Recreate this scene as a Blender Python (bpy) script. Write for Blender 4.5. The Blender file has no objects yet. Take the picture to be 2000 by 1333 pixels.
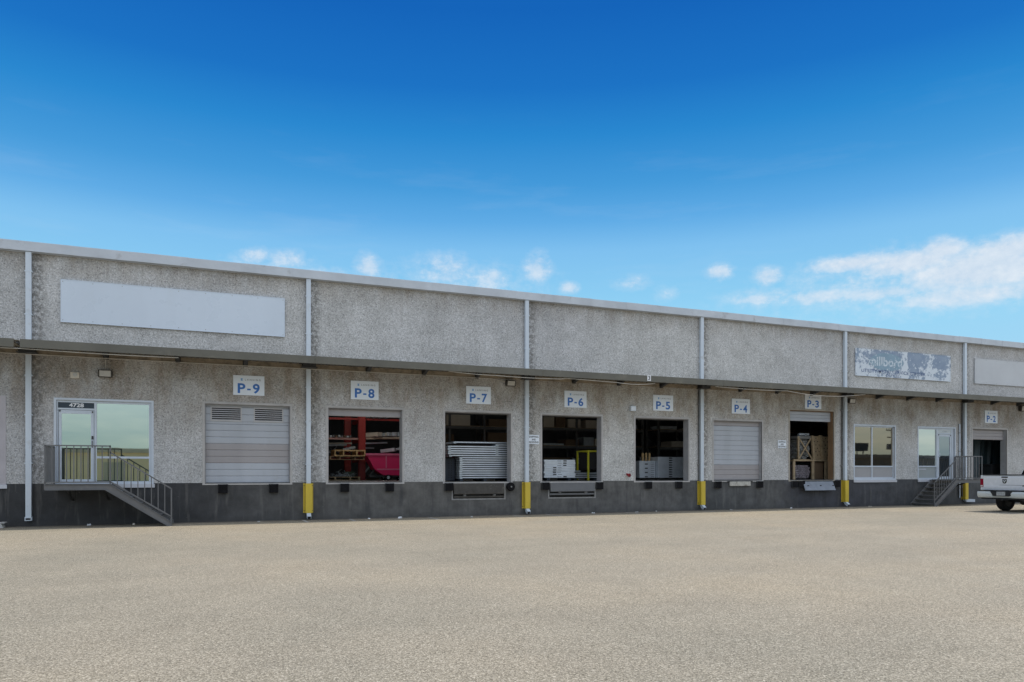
import bpy, bmesh, math, random
from mathutils import Vector, Matrix
random.seed(7)
sc = bpy.context.scene
COL = sc.collection
R = math.radians

# ------------------------------------------------------------------ helpers
class MB:
    """collects shapes; build() links them as ONE mesh object"""
    def __init__(s): s.bm = bmesh.new()
    def poly(s, pts, flip=False):
        vs = [s.bm.verts.new(p) for p in (reversed(pts) if flip else pts)]
        return s.bm.faces.new(vs)
    def box(s, x0, x1, y0, y1, z0, z1, bev=0.0, M=None):
        b = bmesh.new()
        v = [b.verts.new((x, y, z)) for x in (x0, x1) for y in (y0, y1) for z in (z0, z1)]
        for f in ((0,1,3,2),(4,6,7,5),(0,4,5,1),(2,3,7,6),(0,2,6,4),(1,5,7,3)):
            b.faces.new([v[i] for i in f])
        if bev: bmesh.ops.bevel(b, geom=b.edges[:], offset=bev, segments=2, affect='EDGES', profile=0.7)
        if M: bmesh.ops.transform(b, matrix=M, verts=b.verts[:])
        s.add(b); return s
    def prism(s, pts2, a0, a1, axis='y', bev=0.0):
        """extrude a polygon: axis y -> pts are (x,z); axis x -> (y,z); axis z -> (x,y)"""
        def mk(p, a):
            if axis == 'y': return (p[0], a, p[1])
            if axis == 'x': return (a, p[0], p[1])
            return (p[0], p[1], a)
        b = bmesh.new()
        A = [b.verts.new(mk(p, a0)) for p in pts2]; B = [b.verts.new(mk(p, a1)) for p in pts2]
        b.faces.new(A); b.faces.new(list(reversed(B)))
        n = len(pts2)
        for i in range(n):
            j = (i+1) % n
            b.faces.new((A[j], A[i], B[i], B[j]))
        bmesh.ops.recalc_face_normals(b, faces=b.faces[:])
        if bev: bmesh.ops.bevel(b, geom=b.edges[:], offset=bev, segments=2, affect='EDGES', profile=0.7)
        s.add(b); return s
    def add(s, b):
        m = bpy.data.meshes.new('tmp'); b.to_mesh(m); b.free()
        s.bm.from_mesh(m); bpy.data.meshes.remove(m)
    def cyl(s, p0, p1, r, seg=12, r2=None):
        p0, p1 = Vector(p0), Vector(p1); d = p1-p0
        b = bmesh.new()
        bmesh.ops.create_cone(b, cap_ends=True, segments=seg, radius1=r, radius2=r if r2 is None else r2, depth=d.length)
        q = Vector((0,0,1)).rotation_difference(d.normalized())
        bmesh.ops.transform(b, matrix=Matrix.Translation((p0+p1)/2) @ q.to_matrix().to_4x4(), verts=b.verts[:])
        s.add(b); return s
    def ring(s, c, axis, r0, r1, w, seg=28):
        """annular tyre / ring around axis 'x' or 'y', width w, rounded shoulders"""
        prof = [(r0, -w/2), (r1-0.03, -w/2), (r1-0.006, -w/2+0.03), (r1, -w/2+0.06), (r1, w/2-0.06), (r1-0.006, w/2-0.03), (r1-0.03, w/2), (r0, w/2)]
        b = bmesh.new(); rings = []
        for i in range(seg):
            a = 2*math.pi*i/seg; ca, sa = math.cos(a), math.sin(a); vs = []
            for (r, o) in prof:
                p = (r*ca, o, r*sa) if axis == 'y' else (o, r*ca, r*sa)
                vs.append(b.verts.new((c[0]+p[0], c[1]+p[1], c[2]+p[2])))
            rings.append(vs)
        for i in range(seg):
            A, B = rings[i], rings[(i+1) % seg]
            for k in range(len(prof)):
                l = (k+1) % len(prof)
                b.faces.new((A[k], A[l], B[l], B[k]))
        bmesh.ops.recalc_face_normals(b, faces=b.faces[:])
        s.add(b); return s
    def tube(s, pts, r, seg=8):
        pts = [Vector(p) for p in pts]; b = bmesh.new(); rings = []
        for i, p in enumerate(pts):
            t = (pts[min(i+1, len(pts)-1)] - pts[max(i-1, 0)]).normalized()
            u = t.cross(Vector((0, 0, 1)))
            if u.length < 1e-4: u = t.cross(Vector((0, 1, 0)))
            u.normalize(); v = t.cross(u)
            rings.append([b.verts.new(p + r*(math.cos(2*math.pi*k/seg)*u + math.sin(2*math.pi*k/seg)*v)) for k in range(seg)])
        for A, B in zip(rings, rings[1:]):
            for k in range(seg): b.faces.new((A[k], A[(k+1) % seg], B[(k+1) % seg], B[k]))
        b.faces.new(rings[0]); b.faces.new(list(reversed(rings[-1])))
        bmesh.ops.recalc_face_normals(b, faces=b.faces[:])
        s.add(b); return s
    def bar(s, p0, p1, w, h):
        """rectangular bar between two points; h measured near-vertically, w sideways"""
        p0, p1 = Vector(p0), Vector(p1); d = (p1-p0); L = d.length; d.normalize()
        side = d.cross(Vector((0, 0, 1)))
        if side.length < 1e-4: side = Vector((0, 1, 0)).cross(d); 
        side.normalize(); up = side.cross(d)
        M = Matrix((( d.x, side.x, up.x, (p0.x+p1.x)/2), (d.y, side.y, up.y, (p0.y+p1.y)/2), (d.z, side.z, up.z, (p0.z+p1.z)/2), (0,0,0,1)))
        return s.box(-L/2, L/2, -w/2, w/2, -h/2, h/2, M=M)
    def build(s, name, m, parent=None, org=None, smooth=False):
        me = bpy.data.meshes.new(name)
        bmesh.ops.recalc_face_normals(s.bm, faces=s.bm.faces[:]) if getattr(s, 'recalc', False) else None
        o0 = Vector((0, 0, 0))
        if parent is not None: o0 = WL(parent)
        loc = Vector(org) if org is not None else None
        off = loc if loc is not None else o0
        bmesh.ops.translate(s.bm, vec=-off, verts=s.bm.verts[:])
        if smooth:
            for f in s.bm.faces: f.smooth = True
        s.bm.to_mesh(me); s.bm.free()
        for mm in (m if isinstance(m, (list, tuple)) else [m]): me.materials.append(mm)
        o = bpy.data.objects.new(name, me); COL.objects.link(o)
        if parent is not None: o.parent = parent
        o.location = off - o0
        if smooth:
            try: me.set_sharp_from_angle(angle=R(35))
            except Exception: pass
        return o

def WL(o):
    v = Vector(o.location)
    while o.parent: o = o.parent; v = v + Vector(o.location)
    return v
def tag(o, label=None, cat=None, group=None, kind=None):
    if label: o['label'] = label
    if cat: o['category'] = cat
    if group: o['group'] = group
    if kind: o['kind'] = kind
    return o
def thing(name, loc, label, cat, group=None):
    o = bpy.data.objects.new(name, None); COL.objects.link(o); o.location = loc
    o.empty_display_size = 0.1
    return tag(o, label, cat, group)
def copy_tree(o, parent=None):
    c = o.copy(); COL.objects.link(c)
    if parent is not None: c.parent = parent
    for ch in list(o.children): copy_tree(ch, c)
    return c
def again(root, dx, label, dy=0, dz=0):
    c = copy_tree(root); c.location = Vector(root.location) + Vector((dx, dy, dz)); c['label'] = label
    return c

# ------------------------------------------------------------------ materials
def nt(name):
    m = bpy.data.materials.new(name); m.use_nodes = True
    t = m.node_tree; t.nodes.clear()
    out = t.nodes.new('ShaderNodeOutputMaterial'); b = t.nodes.new('ShaderNodeBsdfPrincipled')
    t.links.new(b.outputs[0], out.inputs[0])
    g = t.nodes.new('ShaderNodeNewGeometry')
    return m, t, b, g
def N(t, kind, **kw):
    n = t.nodes.new(kind)
    for k, v in kw.items():
        if k.startswith('i_'):
            key = k[2:]; n.inputs[int(key) if key.isdigit() else key].default_value = v
        else: setattr(n, k, v)
    return n
def L(t, a, b): t.links.new(a, b)
def ramp(t, fac, stops, interp='LINEAR'):
    r = t.nodes.new('ShaderNodeValToRGB'); r.color_ramp.interpolation = interp
    e = r.color_ramp.elements
    while len(e) < len(stops): e.new(0.5)
    for el, (p, c) in zip(e, stops):
        el.position = p; el.color = (c, c, c, 1) if not isinstance(c, tuple) else (*c, 1)
    if fac is not None: t.links.new(fac, r.inputs[0])
    return r
def noise(t, g, scale, detail=3, rough=0.55, sc_vec=None):
    src = g.outputs['Position']
    if sc_vec:
        vm = N(t, 'ShaderNodeVectorMath', operation='MULTIPLY'); vm.inputs[1].default_value = sc_vec
        L(t, src, vm.inputs[0]); src = vm.outputs[0]
    n = N(t, 'ShaderNodeTexNoise'); n.inputs['Scale'].default_value = scale; n.inputs['Detail'].default_value = detail
    n.inputs['Roughness'].default_value = rough
    L(t, src, n.inputs['Vector']); return n
def mix(t, fac, a, b, mode='MIX'):
    m = N(t, 'ShaderNodeMix', data_type='RGBA', blend_type=mode)
    for sock, val in ((m.inputs[0], fac), (m.inputs[6], a), (m.inputs[7], b)):
        if hasattr(val, 'is_linked') or hasattr(val, 'links'): L(t, val, sock)
        elif isinstance(val, tuple): sock.default_value = (*val, 1) if len(val) == 3 else val
        else: sock.default_value = val
    return m.outputs[2]

def mat(name, col, rough=0.6, metal=0.0, var=0.12, scale=3.0, bump=0.0, dirt=None, streak=False, spec=0.5):
    m, t, b, g = nt(name)
    n1 = noise(t, g, scale, 5, 0.6, (1, 1, 0.25) if streak else None)
    r = ramp(t, n1.outputs[0], [(0.25, 1-var*1.6), (0.75, 1+var)])
    c = mix(t, 1.0, col, r.outputs[0], 'MULTIPLY')
    if dirt:
        n2 = noise(t, g, dirt[1], 6, 0.65)
        rr = ramp(t, n2.outputs[0], [(dirt[2], 0.0), (dirt[2]+0.14, dirt[3])])
        c = mix(t, rr.outputs[0], c, dirt[0])
    L(t, c, b.inputs['Base Color'])
    n3 = noise(t, g, scale*6, 4)
    r3 = ramp(t, n3.outputs[0], [(0.3, max(rough-0.1, 0.02)), (0.7, min(rough+0.12, 1))])
    L(t, r3.outputs[0], b.inputs['Roughness'])
    b.inputs['Metallic'].default_value = metal
    b.inputs['Specular IOR Level'].default_value = spec
    if bump:
        bp = N(t, 'ShaderNodeBump'); bp.inputs['Strength'].default_value = bump; bp.inputs['Distance'].default_value = 0.01
        L(t, n3.outputs[0], bp.inputs['Height']); L(t, bp.outputs[0], b.inputs['Normal'])
    return m

def stucco_mat():
    m, t, b, g = nt('pebbledash_stucco')
    v = N(t, 'ShaderNodeTexVoronoi'); v.inputs['Scale'].default_value = 33; L(t, g.outputs['Position'], v.inputs['Vector'])
    v2 = N(t, 'ShaderNodeTexVoronoi'); v2.inputs['Scale'].default_value = 80; L(t, g.outputs['Position'], v2.inputs['Vector'])
    nf = noise(t, g, 25, 4, 0.70)
    nl = noise(t, g, 0.9, 5, 0.62)
    nm = noise(t, g, 1.7, 5, 0.65)
    # stone chips: light matrix, mid chips, sparse dark chips
    sepc = N(t, 'ShaderNodeSeparateColor'); L(t, v.outputs['Color'], sepc.inputs[0])
    sepc2 = N(t, 'ShaderNodeSeparateColor'); L(t, v2.outputs['Color'], sepc2.inputs[0])
    chips = ramp(t, sepc.outputs[0], [(0.0, (0.365, 0.37, 0.37)), (0.2, (0.475, 0.48, 0.478)), (0.6, (0.535, 0.54, 0.54)), (1.0, (0.635, 0.64, 0.645))])
    fine = ramp(t, sepc2.outputs[0], [(0.0, 0.68), (0.35, 0.96), (1.0, 1.15)])
    c = mix(t, 1.0, chips.outputs[0], fine.outputs[0], 'MULTIPLY')
    # pits between clumps
    pit = ramp(t, nf.outputs[0], [(0.33, 0.20), (0.45, 0.95), (0.7, 1.09)])
    # pits cluster in patches
    patch = ramp(t, nm.outputs[0], [(0.36, 0.10), (0.60, 1.0)])
    c2 = mix(t, 1.0, c, pit.outputs[0], 'MULTIPLY')
    c = mix(t, patch.outputs[0], c, c2)
    big = ramp(t, nl.outputs[0], [(0.28, (0.80, 0.795, 0.79)), (0.5, (0.98, 0.98, 0.98)), (0.72, (1.13, 1.13, 1.14))])
    c = mix(t, 1.0, c, big.outputs[0], 'MULTIPLY')
    # each precast panel cured to a slightly different tone; pale patched spots
    npx = noise(t, g, 0.11, 1, 0.4); pn = ramp(t, npx.outputs[0], [(0.35, (0.92, 0.92, 0.94)), (0.65, (1.05, 1.045, 1.03))])
    c = mix(t, 1.0, c, pn.outputs[0], 'MULTIPLY')
    npp = noise(t, g, 2.3, 3, 0.5); pp = ramp(t, npp.outputs[0], [(0.60, 0.0), (0.70, 0.35)])
    c = mix(t, pp.outputs[0], c, (0.56, 0.56, 0.56))
    # rain runs below the coping
    nr = noise(t, g, 2.2, 5, 0.65, (3.0, 1, 0.22)); rr = ramp(t, nr.outputs[0], [(0.54, 0.0), (0.70, 0.30)])
    c = mix(t, rr.outputs[0], c, (0.27, 0.26, 0.245))
    # brown run-off stains below ledger and eave; the ledger band also paints canopy shade
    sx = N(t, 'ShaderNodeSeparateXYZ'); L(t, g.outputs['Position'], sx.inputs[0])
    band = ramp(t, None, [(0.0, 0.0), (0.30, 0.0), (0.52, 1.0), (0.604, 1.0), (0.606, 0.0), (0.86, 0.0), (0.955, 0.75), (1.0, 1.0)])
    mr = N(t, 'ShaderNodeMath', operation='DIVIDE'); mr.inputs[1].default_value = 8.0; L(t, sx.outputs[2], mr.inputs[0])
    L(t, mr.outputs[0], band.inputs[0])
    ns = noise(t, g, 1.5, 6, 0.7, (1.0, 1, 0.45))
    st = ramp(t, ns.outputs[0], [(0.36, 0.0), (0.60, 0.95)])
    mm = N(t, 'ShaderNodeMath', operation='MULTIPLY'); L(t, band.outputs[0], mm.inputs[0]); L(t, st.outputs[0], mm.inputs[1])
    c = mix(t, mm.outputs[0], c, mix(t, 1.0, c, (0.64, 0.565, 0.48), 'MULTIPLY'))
    # grime beside every downspout
    gx = N(t, 'ShaderNodeMath', operation='ADD'); gx.inputs[1].default_value = 4.55+7.585*4; L(t, sx.outputs[0], gx.inputs[0])
    gm = N(t, 'ShaderNodeMath', operation='MODULO'); gm.inputs[1].default_value = 7.585; L(t, gx.outputs[0], gm.inputs[0])
    gr = ramp(t, None, [(0.0, 0.9), (0.035, 0.75), (0.06, 0.0), (0.975, 0.0), (1.0, 0.7)])
    gd = N(t, 'ShaderNodeMath', operation='DIVIDE'); gd.inputs[1].default_value = 7.585; L(t, gm.outputs[0], gd.inputs[0]); L(t, gd.outputs[0], gr.inputs[0])
    ng = noise(t, g, 9, 5, 0.7); ngr = ramp(t, ng.outputs[0], [(0.42, 0.0), (0.56, 0.8)])
    gmul = N(t, 'ShaderNodeMath', operation='MULTIPLY'); L(t, gr.outputs[0], gmul.inputs[0]); L(t, ngr.outputs[0], gmul.inputs[1])
    c = mix(t, gmul.outputs[0], c, (0.10, 0.095, 0.085))
    L(t, c, b.inputs['Base Color']); b.inputs['Roughness'].default_value = 0.95
    b.inputs['Specular IOR Level'].default_value = 0.15
    h = mix(t, 0.5, v.outputs['Distance'], nf.outputs[0])
    bp = N(t, 'ShaderNodeBump'); bp.inputs['Strength'].default_value = 0.7; bp.inputs['Distance'].default_value = 0.03
    L(t, h, bp.inputs['Height']); L(t, bp.outputs[0], b.inputs['Normal'])
    return m

def dock_mat():
    m, t, b, g = nt('charcoal_dock_paint')
    sx = N(t, 'ShaderNodeSeparateXYZ'); L(t, g.outputs['Position'], sx.inputs[0])
    # repainted in different batches along the wall (world x): dark at both ends, worn greyer between
    fx = N(t, 'ShaderNodeMapRange'); fx.inputs[1].default_value = -6; fx.inputs[2].default_value = 40; L(t, sx.outputs[0], fx.inputs[0])
    nz = noise(t, g, 1.3, 4, 0.6)
    wob = N(t, 'ShaderNodeMath', operation='MULTIPLY_ADD'); wob.inputs[1].default_value = 0.05; L(t, nz.outputs[0], wob.inputs[0]); L(t, fx.outputs[0], wob.inputs[2])
    base = ramp(t, wob.outputs[0], [(0.0, (0.030, 0.032, 0.036)), (0.135, (0.030, 0.032, 0.037)), (0.20, (0.085, 0.085, 0.085)), (0.30, (0.125, 0.122, 0.117)),
                                   (0.52, (0.120, 0.119, 0.118)), (0.56, (0.075, 0.08, 0.085)), (0.63, (0.11, 0.11, 0.11)), (0.66, (0.05, 0.053, 0.066)), (0.72, (0.05, 0.053, 0.068)), (0.80, (0.075, 0.08, 0.088)), (1.0, (0.075, 0.08, 0.085))])
    n1 = noise(t, g, 2.2, 6, 0.65); r1 = ramp(t, n1.outputs[0], [(0.28, 0.42), (0.5, 0.78), (0.72, 1.14)])
    c = mix(t, 1.0, base.outputs[0], r1.outputs[0], 'MULTIPLY')
    n2 = noise(t, g, 2.0, 5, 0.6, (2.6, 1, 0.35)); r2 = ramp(t, n2.outputs[0], [(0.55, 0.0), (0.75, 0.5)])
    c = mix(t, r2.outputs[0], c, (0.17, 0.165, 0.155))
    n6 = noise(t, g, 1.7, 5, 0.65, (2.2, 1, 0.30)); r6 = ramp(t, n6.outputs[0], [(0.54, 0.0), (0.72, 0.75)])
    c = mix(t, r6.outputs[0], c, (0.028, 0.029, 0.034))
    # scuffs and chips
    n3 = noise(t, g, 11, 6, 0.75); r3 = ramp(t, n3.outputs[0], [(0.665, 0.0), (0.70, 0.75)])
    c = mix(t, r3.outputs[0], c, (0.36, 0.35, 0.33))
    # splashed dirt line at the foot
    foot = ramp(t, sx.outputs[2], [(0.0, 0.85), (0.07, 0.5), (0.16, 0.0)])
    n4 = noise(t, g, 4, 4); m4 = N(t, 'ShaderNodeMath', operation='MULTIPLY'); L(t, foot.outputs[0], m4.inputs[0]); L(t, n4.outputs[0], m4.inputs[1])
    c = mix(t, m4.outputs[0], c, (0.05, 0.048, 0.045))
    L(t, c, b.inputs['Base Color']); b.inputs['Roughness'].default_value = 0.62
    n5 = noise(t, g, 22, 4); bp = N(t, 'ShaderNodeBump'); bp.inputs['Strength'].default_value = 0.25; bp.inputs['Distance'].default_value = 0.01
    L(t, n5.outputs[0], bp.inputs['Height']); L(t, bp.outputs[0], b.inputs['Normal'])
    return m

def ground_mat():
    m, t, b, g = nt('worn_chipseal_asphalt')
    v = N(t, 'ShaderNodeTexVoronoi'); v.inputs['Scale'].default_value = 95; L(t, g.outputs['Position'], v.inputs['Vector'])
    sc1 = N(t, 'ShaderNodeSeparateColor'); L(t, v.outputs['Color'], sc1.inputs[0])
    st = ramp(t, sc1.outputs[0], [(0.0, (0.158, 0.137, 0.100)), (0.3, (0.258, 0.227, 0.170)), (0.7, (0.336, 0.296, 0.226)), (1.0, (0.51, 0.455, 0.36))])
    n1 = noise(t, g, 40, 5, 0.8); r1 = ramp(t, n1.outputs[0], [(0.34, 0.55), (0.5, 1.0), (0.68, 1.24)])
    c = mix(t, 1.0, st.outputs[0], r1.outputs[0], 'MULTIPLY')
    n2 = noise(t, g, 21, 5, 0.8); r2 = ramp(t, n2.outputs[0], [(0.3, 0.83), (0.7, 1.14)])
    c = mix(t, 1.0, c, r2.outputs[0], 'MULTIPLY')
    n3 = noise(t, g, 0.16, 5, 0.6); r3 = ramp(t, n3.outputs[0], [(0.30, (0.86, 0.885, 0.90)), (0.5, (1.0, 1.0, 1.0)), (0.70, (1.11, 1.075, 1.03))])
    c = mix(t, 1.0, c, r3.outputs[0], 'MULTIPLY')
    n4 = noise(t, g, 0.9, 5, 0.7); r4 = ramp(t, n4.outputs[0], [(0.3, 0.92), (0.7, 1.06)])
    c = mix(t, 1.0, c, r4.outputs[0], 'MULTIPLY')
    # long faint wheel tracks parallel to the docks, and hairline cracks
    nw = noise(t, g, 0.55, 4, 0.55, (0.10, 1.0, 1)); rw = ramp(t, nw.outputs[0], [(0.40, 1.015), (0.60, 0.975)])
    c = mix(t, 1.0, c, rw.outputs[0], 'MULTIPLY')
    # darker mottled strip along the foot of the dock
    sg = N(t, 'ShaderNodeSeparateXYZ'); L(t, g.outputs['Position'], sg.inputs[0])
    mg = N(t, 'ShaderNodeMapRange'); mg.inputs[1].default_value = -0.9; mg.inputs[2].default_value = 0.0; L(t, sg.outputs[1], mg.inputs[0])
    ngd = noise(t, g, 3.0, 5, 0.7); mgd = N(t, 'ShaderNodeMath', operation='MULTIPLY'); L(t, mg.outputs[0], mgd.inputs[0]); L(t, ngd.outputs[0], mgd.inputs[1])
    rgd = ramp(t, mgd.outputs[0], [(0.12, 0.0), (0.45, 0.8)]); c = mix(t, rgd.outputs[0], c, (0.11, 0.10, 0.085))
    # a few oily drips
    n5 = noise(t, g, 1.7, 3, 0.5); r5 = ramp(t, n5.outputs[0], [(0.76, 0.0), (0.88, 0.12)])
    c = mix(t, r5.outputs[0], c, (0.12, 0.11, 0.10))
    L(t, c, b.inputs['Base Color']); b.inputs['Roughness'].default_value = 0.93
    b.inputs['Specular IOR Level'].default_value = 0.2
    h = mix(t, 0.5, v.outputs['Distance'], n1.outputs[0])
    bp = N(t, 'ShaderNodeBump'); bp.inputs['Strength'].default_value = 0.55; bp.inputs['Distance'].default_value = 0.012
    L(t, h, bp.inputs['Height']); L(t, bp.outputs[0], b.inputs['Normal'])
    return m

def mirror_mat(name, tint, rough=0.015):
    m, t, b, g = nt(name)
    b.inputs['Base Color'].default_value = (*tint, 1); b.inputs['Metallic'].default_value = 1.0
    b.inputs['Roughness'].default_value = rough
    n = noise(t, g, 0.7, 2); bp = N(t, 'ShaderNodeBump'); bp.inputs['Strength'].default_value = 0.02; bp.inputs['Distance'].default_value = 0.05
    L(t, n.outputs[0], bp.inputs['Height']); L(t, bp.outputs[0], b.inputs['Normal'])
    return m

def peel_mat():
    """flaking blue-grey film over a white sign face; more of the film is left on the right half"""
    m, t, b, g = nt('peeling_blue_film')
    sx = N(t, 'ShaderNodeSeparateXYZ'); L(t, g.outputs['Position'], sx.inputs[0])
    fx = N(t, 'ShaderNodeMapRange'); fx.inputs[1].default_value = 26.42; fx.inputs[2].default_value = 32.41; L(t, sx.outputs[0], fx.inputs[0])
    reg = ramp(t, fx.outputs[0], [(0.0, 0.40), (0.16, 0.44), (0.20, 0.50), (0.455, 0.50), (0.485, 0.30), (0.52, 0.30), (0.545, 0.57), (0.70, 0.55), (0.765, 0.40), (0.79, 0.40), (0.85, 0.54), (0.93, 0.58), (0.985, 0.38)])
    fz = N(t, 'ShaderNodeMapRange'); fz.inputs[1].default_value = 5.77; fz.inputs[2].default_value = 6.98; L(t, sx.outputs[2], fz.inputs[0])
    zz = ramp(t, fz.outputs[0], [(0.0, 0.40), (0.30, 0.48), (0.42, 0.42), (0.5, 0.55), (0.9, 0.60), (1.0, 0.5)])
    n = noise(t, g, 7.5, 6, 0.68, (1.0, 1, 0.8))
    a = N(t, 'ShaderNodeMath', operation='ADD'); L(t, reg.outputs[0], a.inputs[0]); L(t, zz.outputs[0], a.inputs[1])
    amp = N(t, 'ShaderNodeMath', operation='MULTIPLY_ADD'); amp.inputs[1].default_value = 1.2; amp.inputs[2].default_value = -0.08; L(t, n.outputs[0], amp.inputs[0])
    s2 = N(t, 'ShaderNodeMath', operation='SUBTRACT'); L(t, a.outputs[0], s2.inputs[0]); L(t, amp.outputs[0], s2.inputs[1])
    k = ramp(t, s2.outputs[0], [(0.41, 0.0), (0.48, 1.0)])
    n2 = noise(t, g, 3, 4); blue = mix(t, n2.outputs[0], (0.16, 0.225, 0.34), (0.33, 0.40, 0.49))
    c = mix(t, k.outputs[0], (0.62, 0.68, 0.74), blue)
    L(t, c, b.inputs['Base Color']); b.inputs['Roughness'].default_value = 0.6
    return m
def flaky_mat(name, col, under, thr):
    m, t, b, g = nt(name)
    n = noise(t, g, 9, 5, 0.65); r = ramp(t, n.outputs[0], [(thr, 0.0), (thr+0.05, 1.0)])
    n2 = noise(t, g, 2.5, 4); cc = mix(t, n2.outputs[0], tuple(0.8*x for x in col), tuple(min(1, 1.2*x) for x in col))
    c = mix(t, r.outputs[0], cc, under)
    L(t, c, b.inputs['Base Color']); b.inputs['Roughness'].default_value = 0.6
    return m
def emis(name, col, k):
    m, t, b, g = nt(name)
    b.inputs['Base Color'].default_value = (*col, 1)
    b.inputs['Emission Color'].default_value = (*col, 1); b.inputs['Emission Strength'].default_value = k
    return m

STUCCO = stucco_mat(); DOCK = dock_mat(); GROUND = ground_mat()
PIPE = mat('pale_grey_gutter_paint', (0.58, 0.65, 0.73), 0.45, 0, 0.08, 1.5, dirt=((0.30, 0.27, 0.23), 3.0, 0.60, 0.4), streak=True)
COPING = mat('grey_coping_metal', (0.52, 0.56, 0.61), 0.45, 0.1, 0.10, 1.2, dirt=((0.22, 0.20, 0.18), 2.5, 0.62, 0.4))
ROOFM = mat('roof_membrane', (0.45, 0.45, 0.44), 0.8, 0, 0.1, 0.5)
CANOPY = mat('olive_grey_canopy_paint', (0.125, 0.120, 0.098), 0.55, 0, 0.14, 0.9, dirt=((0.20, 0.185, 0.15), 2.0, 0.56, 0.45))
CANOPYU = mat('canopy_underside_paint', (0.24, 0.22, 0.18), 0.7, 0, 0.15, 1.5)
LEDGER = mat('stained_ledger_board', (0.30, 0.25, 0.185), 0.8, 0, 0.25, 2.0, 0.2, dirt=((0.09, 0.075, 0.06), 3.0, 0.5, 0.6))
STEEL = mat('dark_grey_steel_paint', (0.125, 0.128, 0.135), 0.5, 0.0, 0.12, 2.5, dirt=((0.21, 0.19, 0.17), 4.0, 0.6, 0.4))
STEELD = mat('blackened_steel', (0.05, 0.052, 0.055), 0.55, 0.2, 0.2, 4)
TRIM = mat('pale_door_trim_paint', (0.43, 0.42, 0.415), 0.55, 0, 0.12, 2.0, dirt=((0.23, 0.21, 0.19), 3.0, 0.58, 0.5))
JAMB = mat('grey_jamb_paint', (0.36, 0.36, 0.375), 0.6, 0, 0.12, 2.0, dirt=((0.16, 0.15, 0.14), 3.5, 0.58, 0.5))
DOORG = mat('grey_sectional_door', (0.41, 0.44, 0.49), 0.5, 0, 0.07, 1.4, dirt=((0.26, 0.25, 0.245), 2.2, 0.60, 0.35), streak=True)
DOORL = mat('mauve_grey_door_section', (0.335, 0.32, 0.33), 0.55, 0, 0.07, 1.4, dirt=((0.22, 0.21, 0.21), 2.2, 0.6, 0.3), streak=True)
LOUV = mat('louver_blade_paint', (0.46, 0.455, 0.46), 0.5, 0, 0.08, 3)
DARK = mat('dark_void_paint', (0.02, 0.02, 0.022), 0.9, 0, 0.2, 3)
RUBBER = mat('black_dock_rubber', (0.010, 0.010, 0.012), 0.9, 0, 0.3, 6, 0.5, spec=0.2, dirt=((0.05, 0.048, 0.046), 6, 0.62, 0.5))
YEL = mat('yellow_guard_paint', (0.62, 0.46, 0.045), 0.5, 0, 0.14, 3.0, 0.1, dirt=((0.18, 0.12, 0.05), 6.0, 0.64, 0.7), streak=True)
SIGNW = mat('white_sign_board', (0.74, 0.80, 0.88), 0.45, 0, 0.03, 1.0)
BLANK = mat('blank_sign_face', (0.60, 0.68, 0.78), 0.32, 0, 0.06, 0.35, streak=True, dirt=((0.50, 0.56, 0.62), 1.1, 0.58, 0.4))
BLANKG = mat('grey_blank_sign_face', (0.52, 0.54, 0.565), 0.5, 0, 0.05, 0.6)
BLUE = mat('blue_sign_vinyl', (0.03, 0.155, 0.50), 0.5, 0, 0.08, 5)
ICONB = mat('light_blue_sign_vinyl', (0.16, 0.36, 0.66), 0.5, 0, 0.05, 5)
GREYT = mat('grey_sign_vinyl', (0.20, 0.22, 0.26), 0.5, 0, 0.05, 5)
BLACKT = mat('black_sign_vinyl', (0.025, 0.025, 0.028), 0.5, 0, 0.05, 5)
NAVY = mat('navy_number_panel', (0.020, 0.038, 0.062), 0.35, 0, 0.1, 3)
WHITET = mat('white_vinyl', (0.75, 0.77, 0.80), 0.5, 0, 0.03, 5)
FRAME = mat('pale_aluminium_frame', (0.56, 0.62, 0.70), 0.38, 0.15, 0.06, 2.0)
SILL = mat('painted_sill', (0.50, 0.52, 0.57), 0.5, 0, 0.06, 2)
GLASS_T = mirror_mat('teal_mirror_glass', (0.62, 0.70, 0.63))
GLASS_B = mirror_mat('bronze_mirror_glass', (0.44, 0.37, 0.28))
GLASS_S = mirror_mat('silver_mirror_glass', (0.78, 0.80, 0.74))
GLASS_G = mirror_mat('grey_mirror_glass', (0.38, 0.42, 0.45))
GLASS_D = mat('tinted_truck_glass', (0.012, 0.014, 0.016), 0.06, 0, 0.05, 3, spec=0.6)
LAMPB = mat('bronze_lamp_housing', (0.05, 0.045, 0.04), 0.5, 0.3, 0.15, 4)
LAMPG = mat('frosted_lamp_glass', (0.50, 0.49, 0.46), 0.3, 0, 0.08, 8)
BEIGE = mat('beige_box_plastic', (0.62, 0.57, 0.49), 0.5, 0, 0.05, 5)
WIRE = mat('white_cable_sheath', (0.52, 0.50, 0.46), 0.6, 0, 0.1, 3)
ALU = mat('mill_finish_aluminium', (0.60, 0.65, 0.71), 0.42, 0.35, 0.10, 3.0)
ALU2 = mat('aluminium_end_plate', (0.48, 0.53, 0.57), 0.45, 0.3, 0.12, 5.0)
BUNDARK = mat('dark_blue_skid_and_shade', (0.016, 0.024, 0.038), 0.6, 0, 0.2, 4)  # skid colour; also painted shade between planks and on their pile's end
REDST = mat('red_rack_paint', (0.34, 0.032, 0.028), 0.5, 0, 0.15, 2.0, dirt=((0.14, 0.03, 0.025), 5, 0.6, 0.5))
WOOD = mat('pallet_pine', (0.66, 0.45, 0.22), 0.75, 0, 0.25, 5.0, 0.2, dirt=((0.2, 0.13, 0.07), 6, 0.58, 0.5))
WOODD = mat('weathered_crate_pine', (0.40, 0.31, 0.20), 0.8, 0, 0.25, 5.0, 0.2, dirt=((0.18, 0.13, 0.08), 5, 0.56, 0.6))
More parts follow.
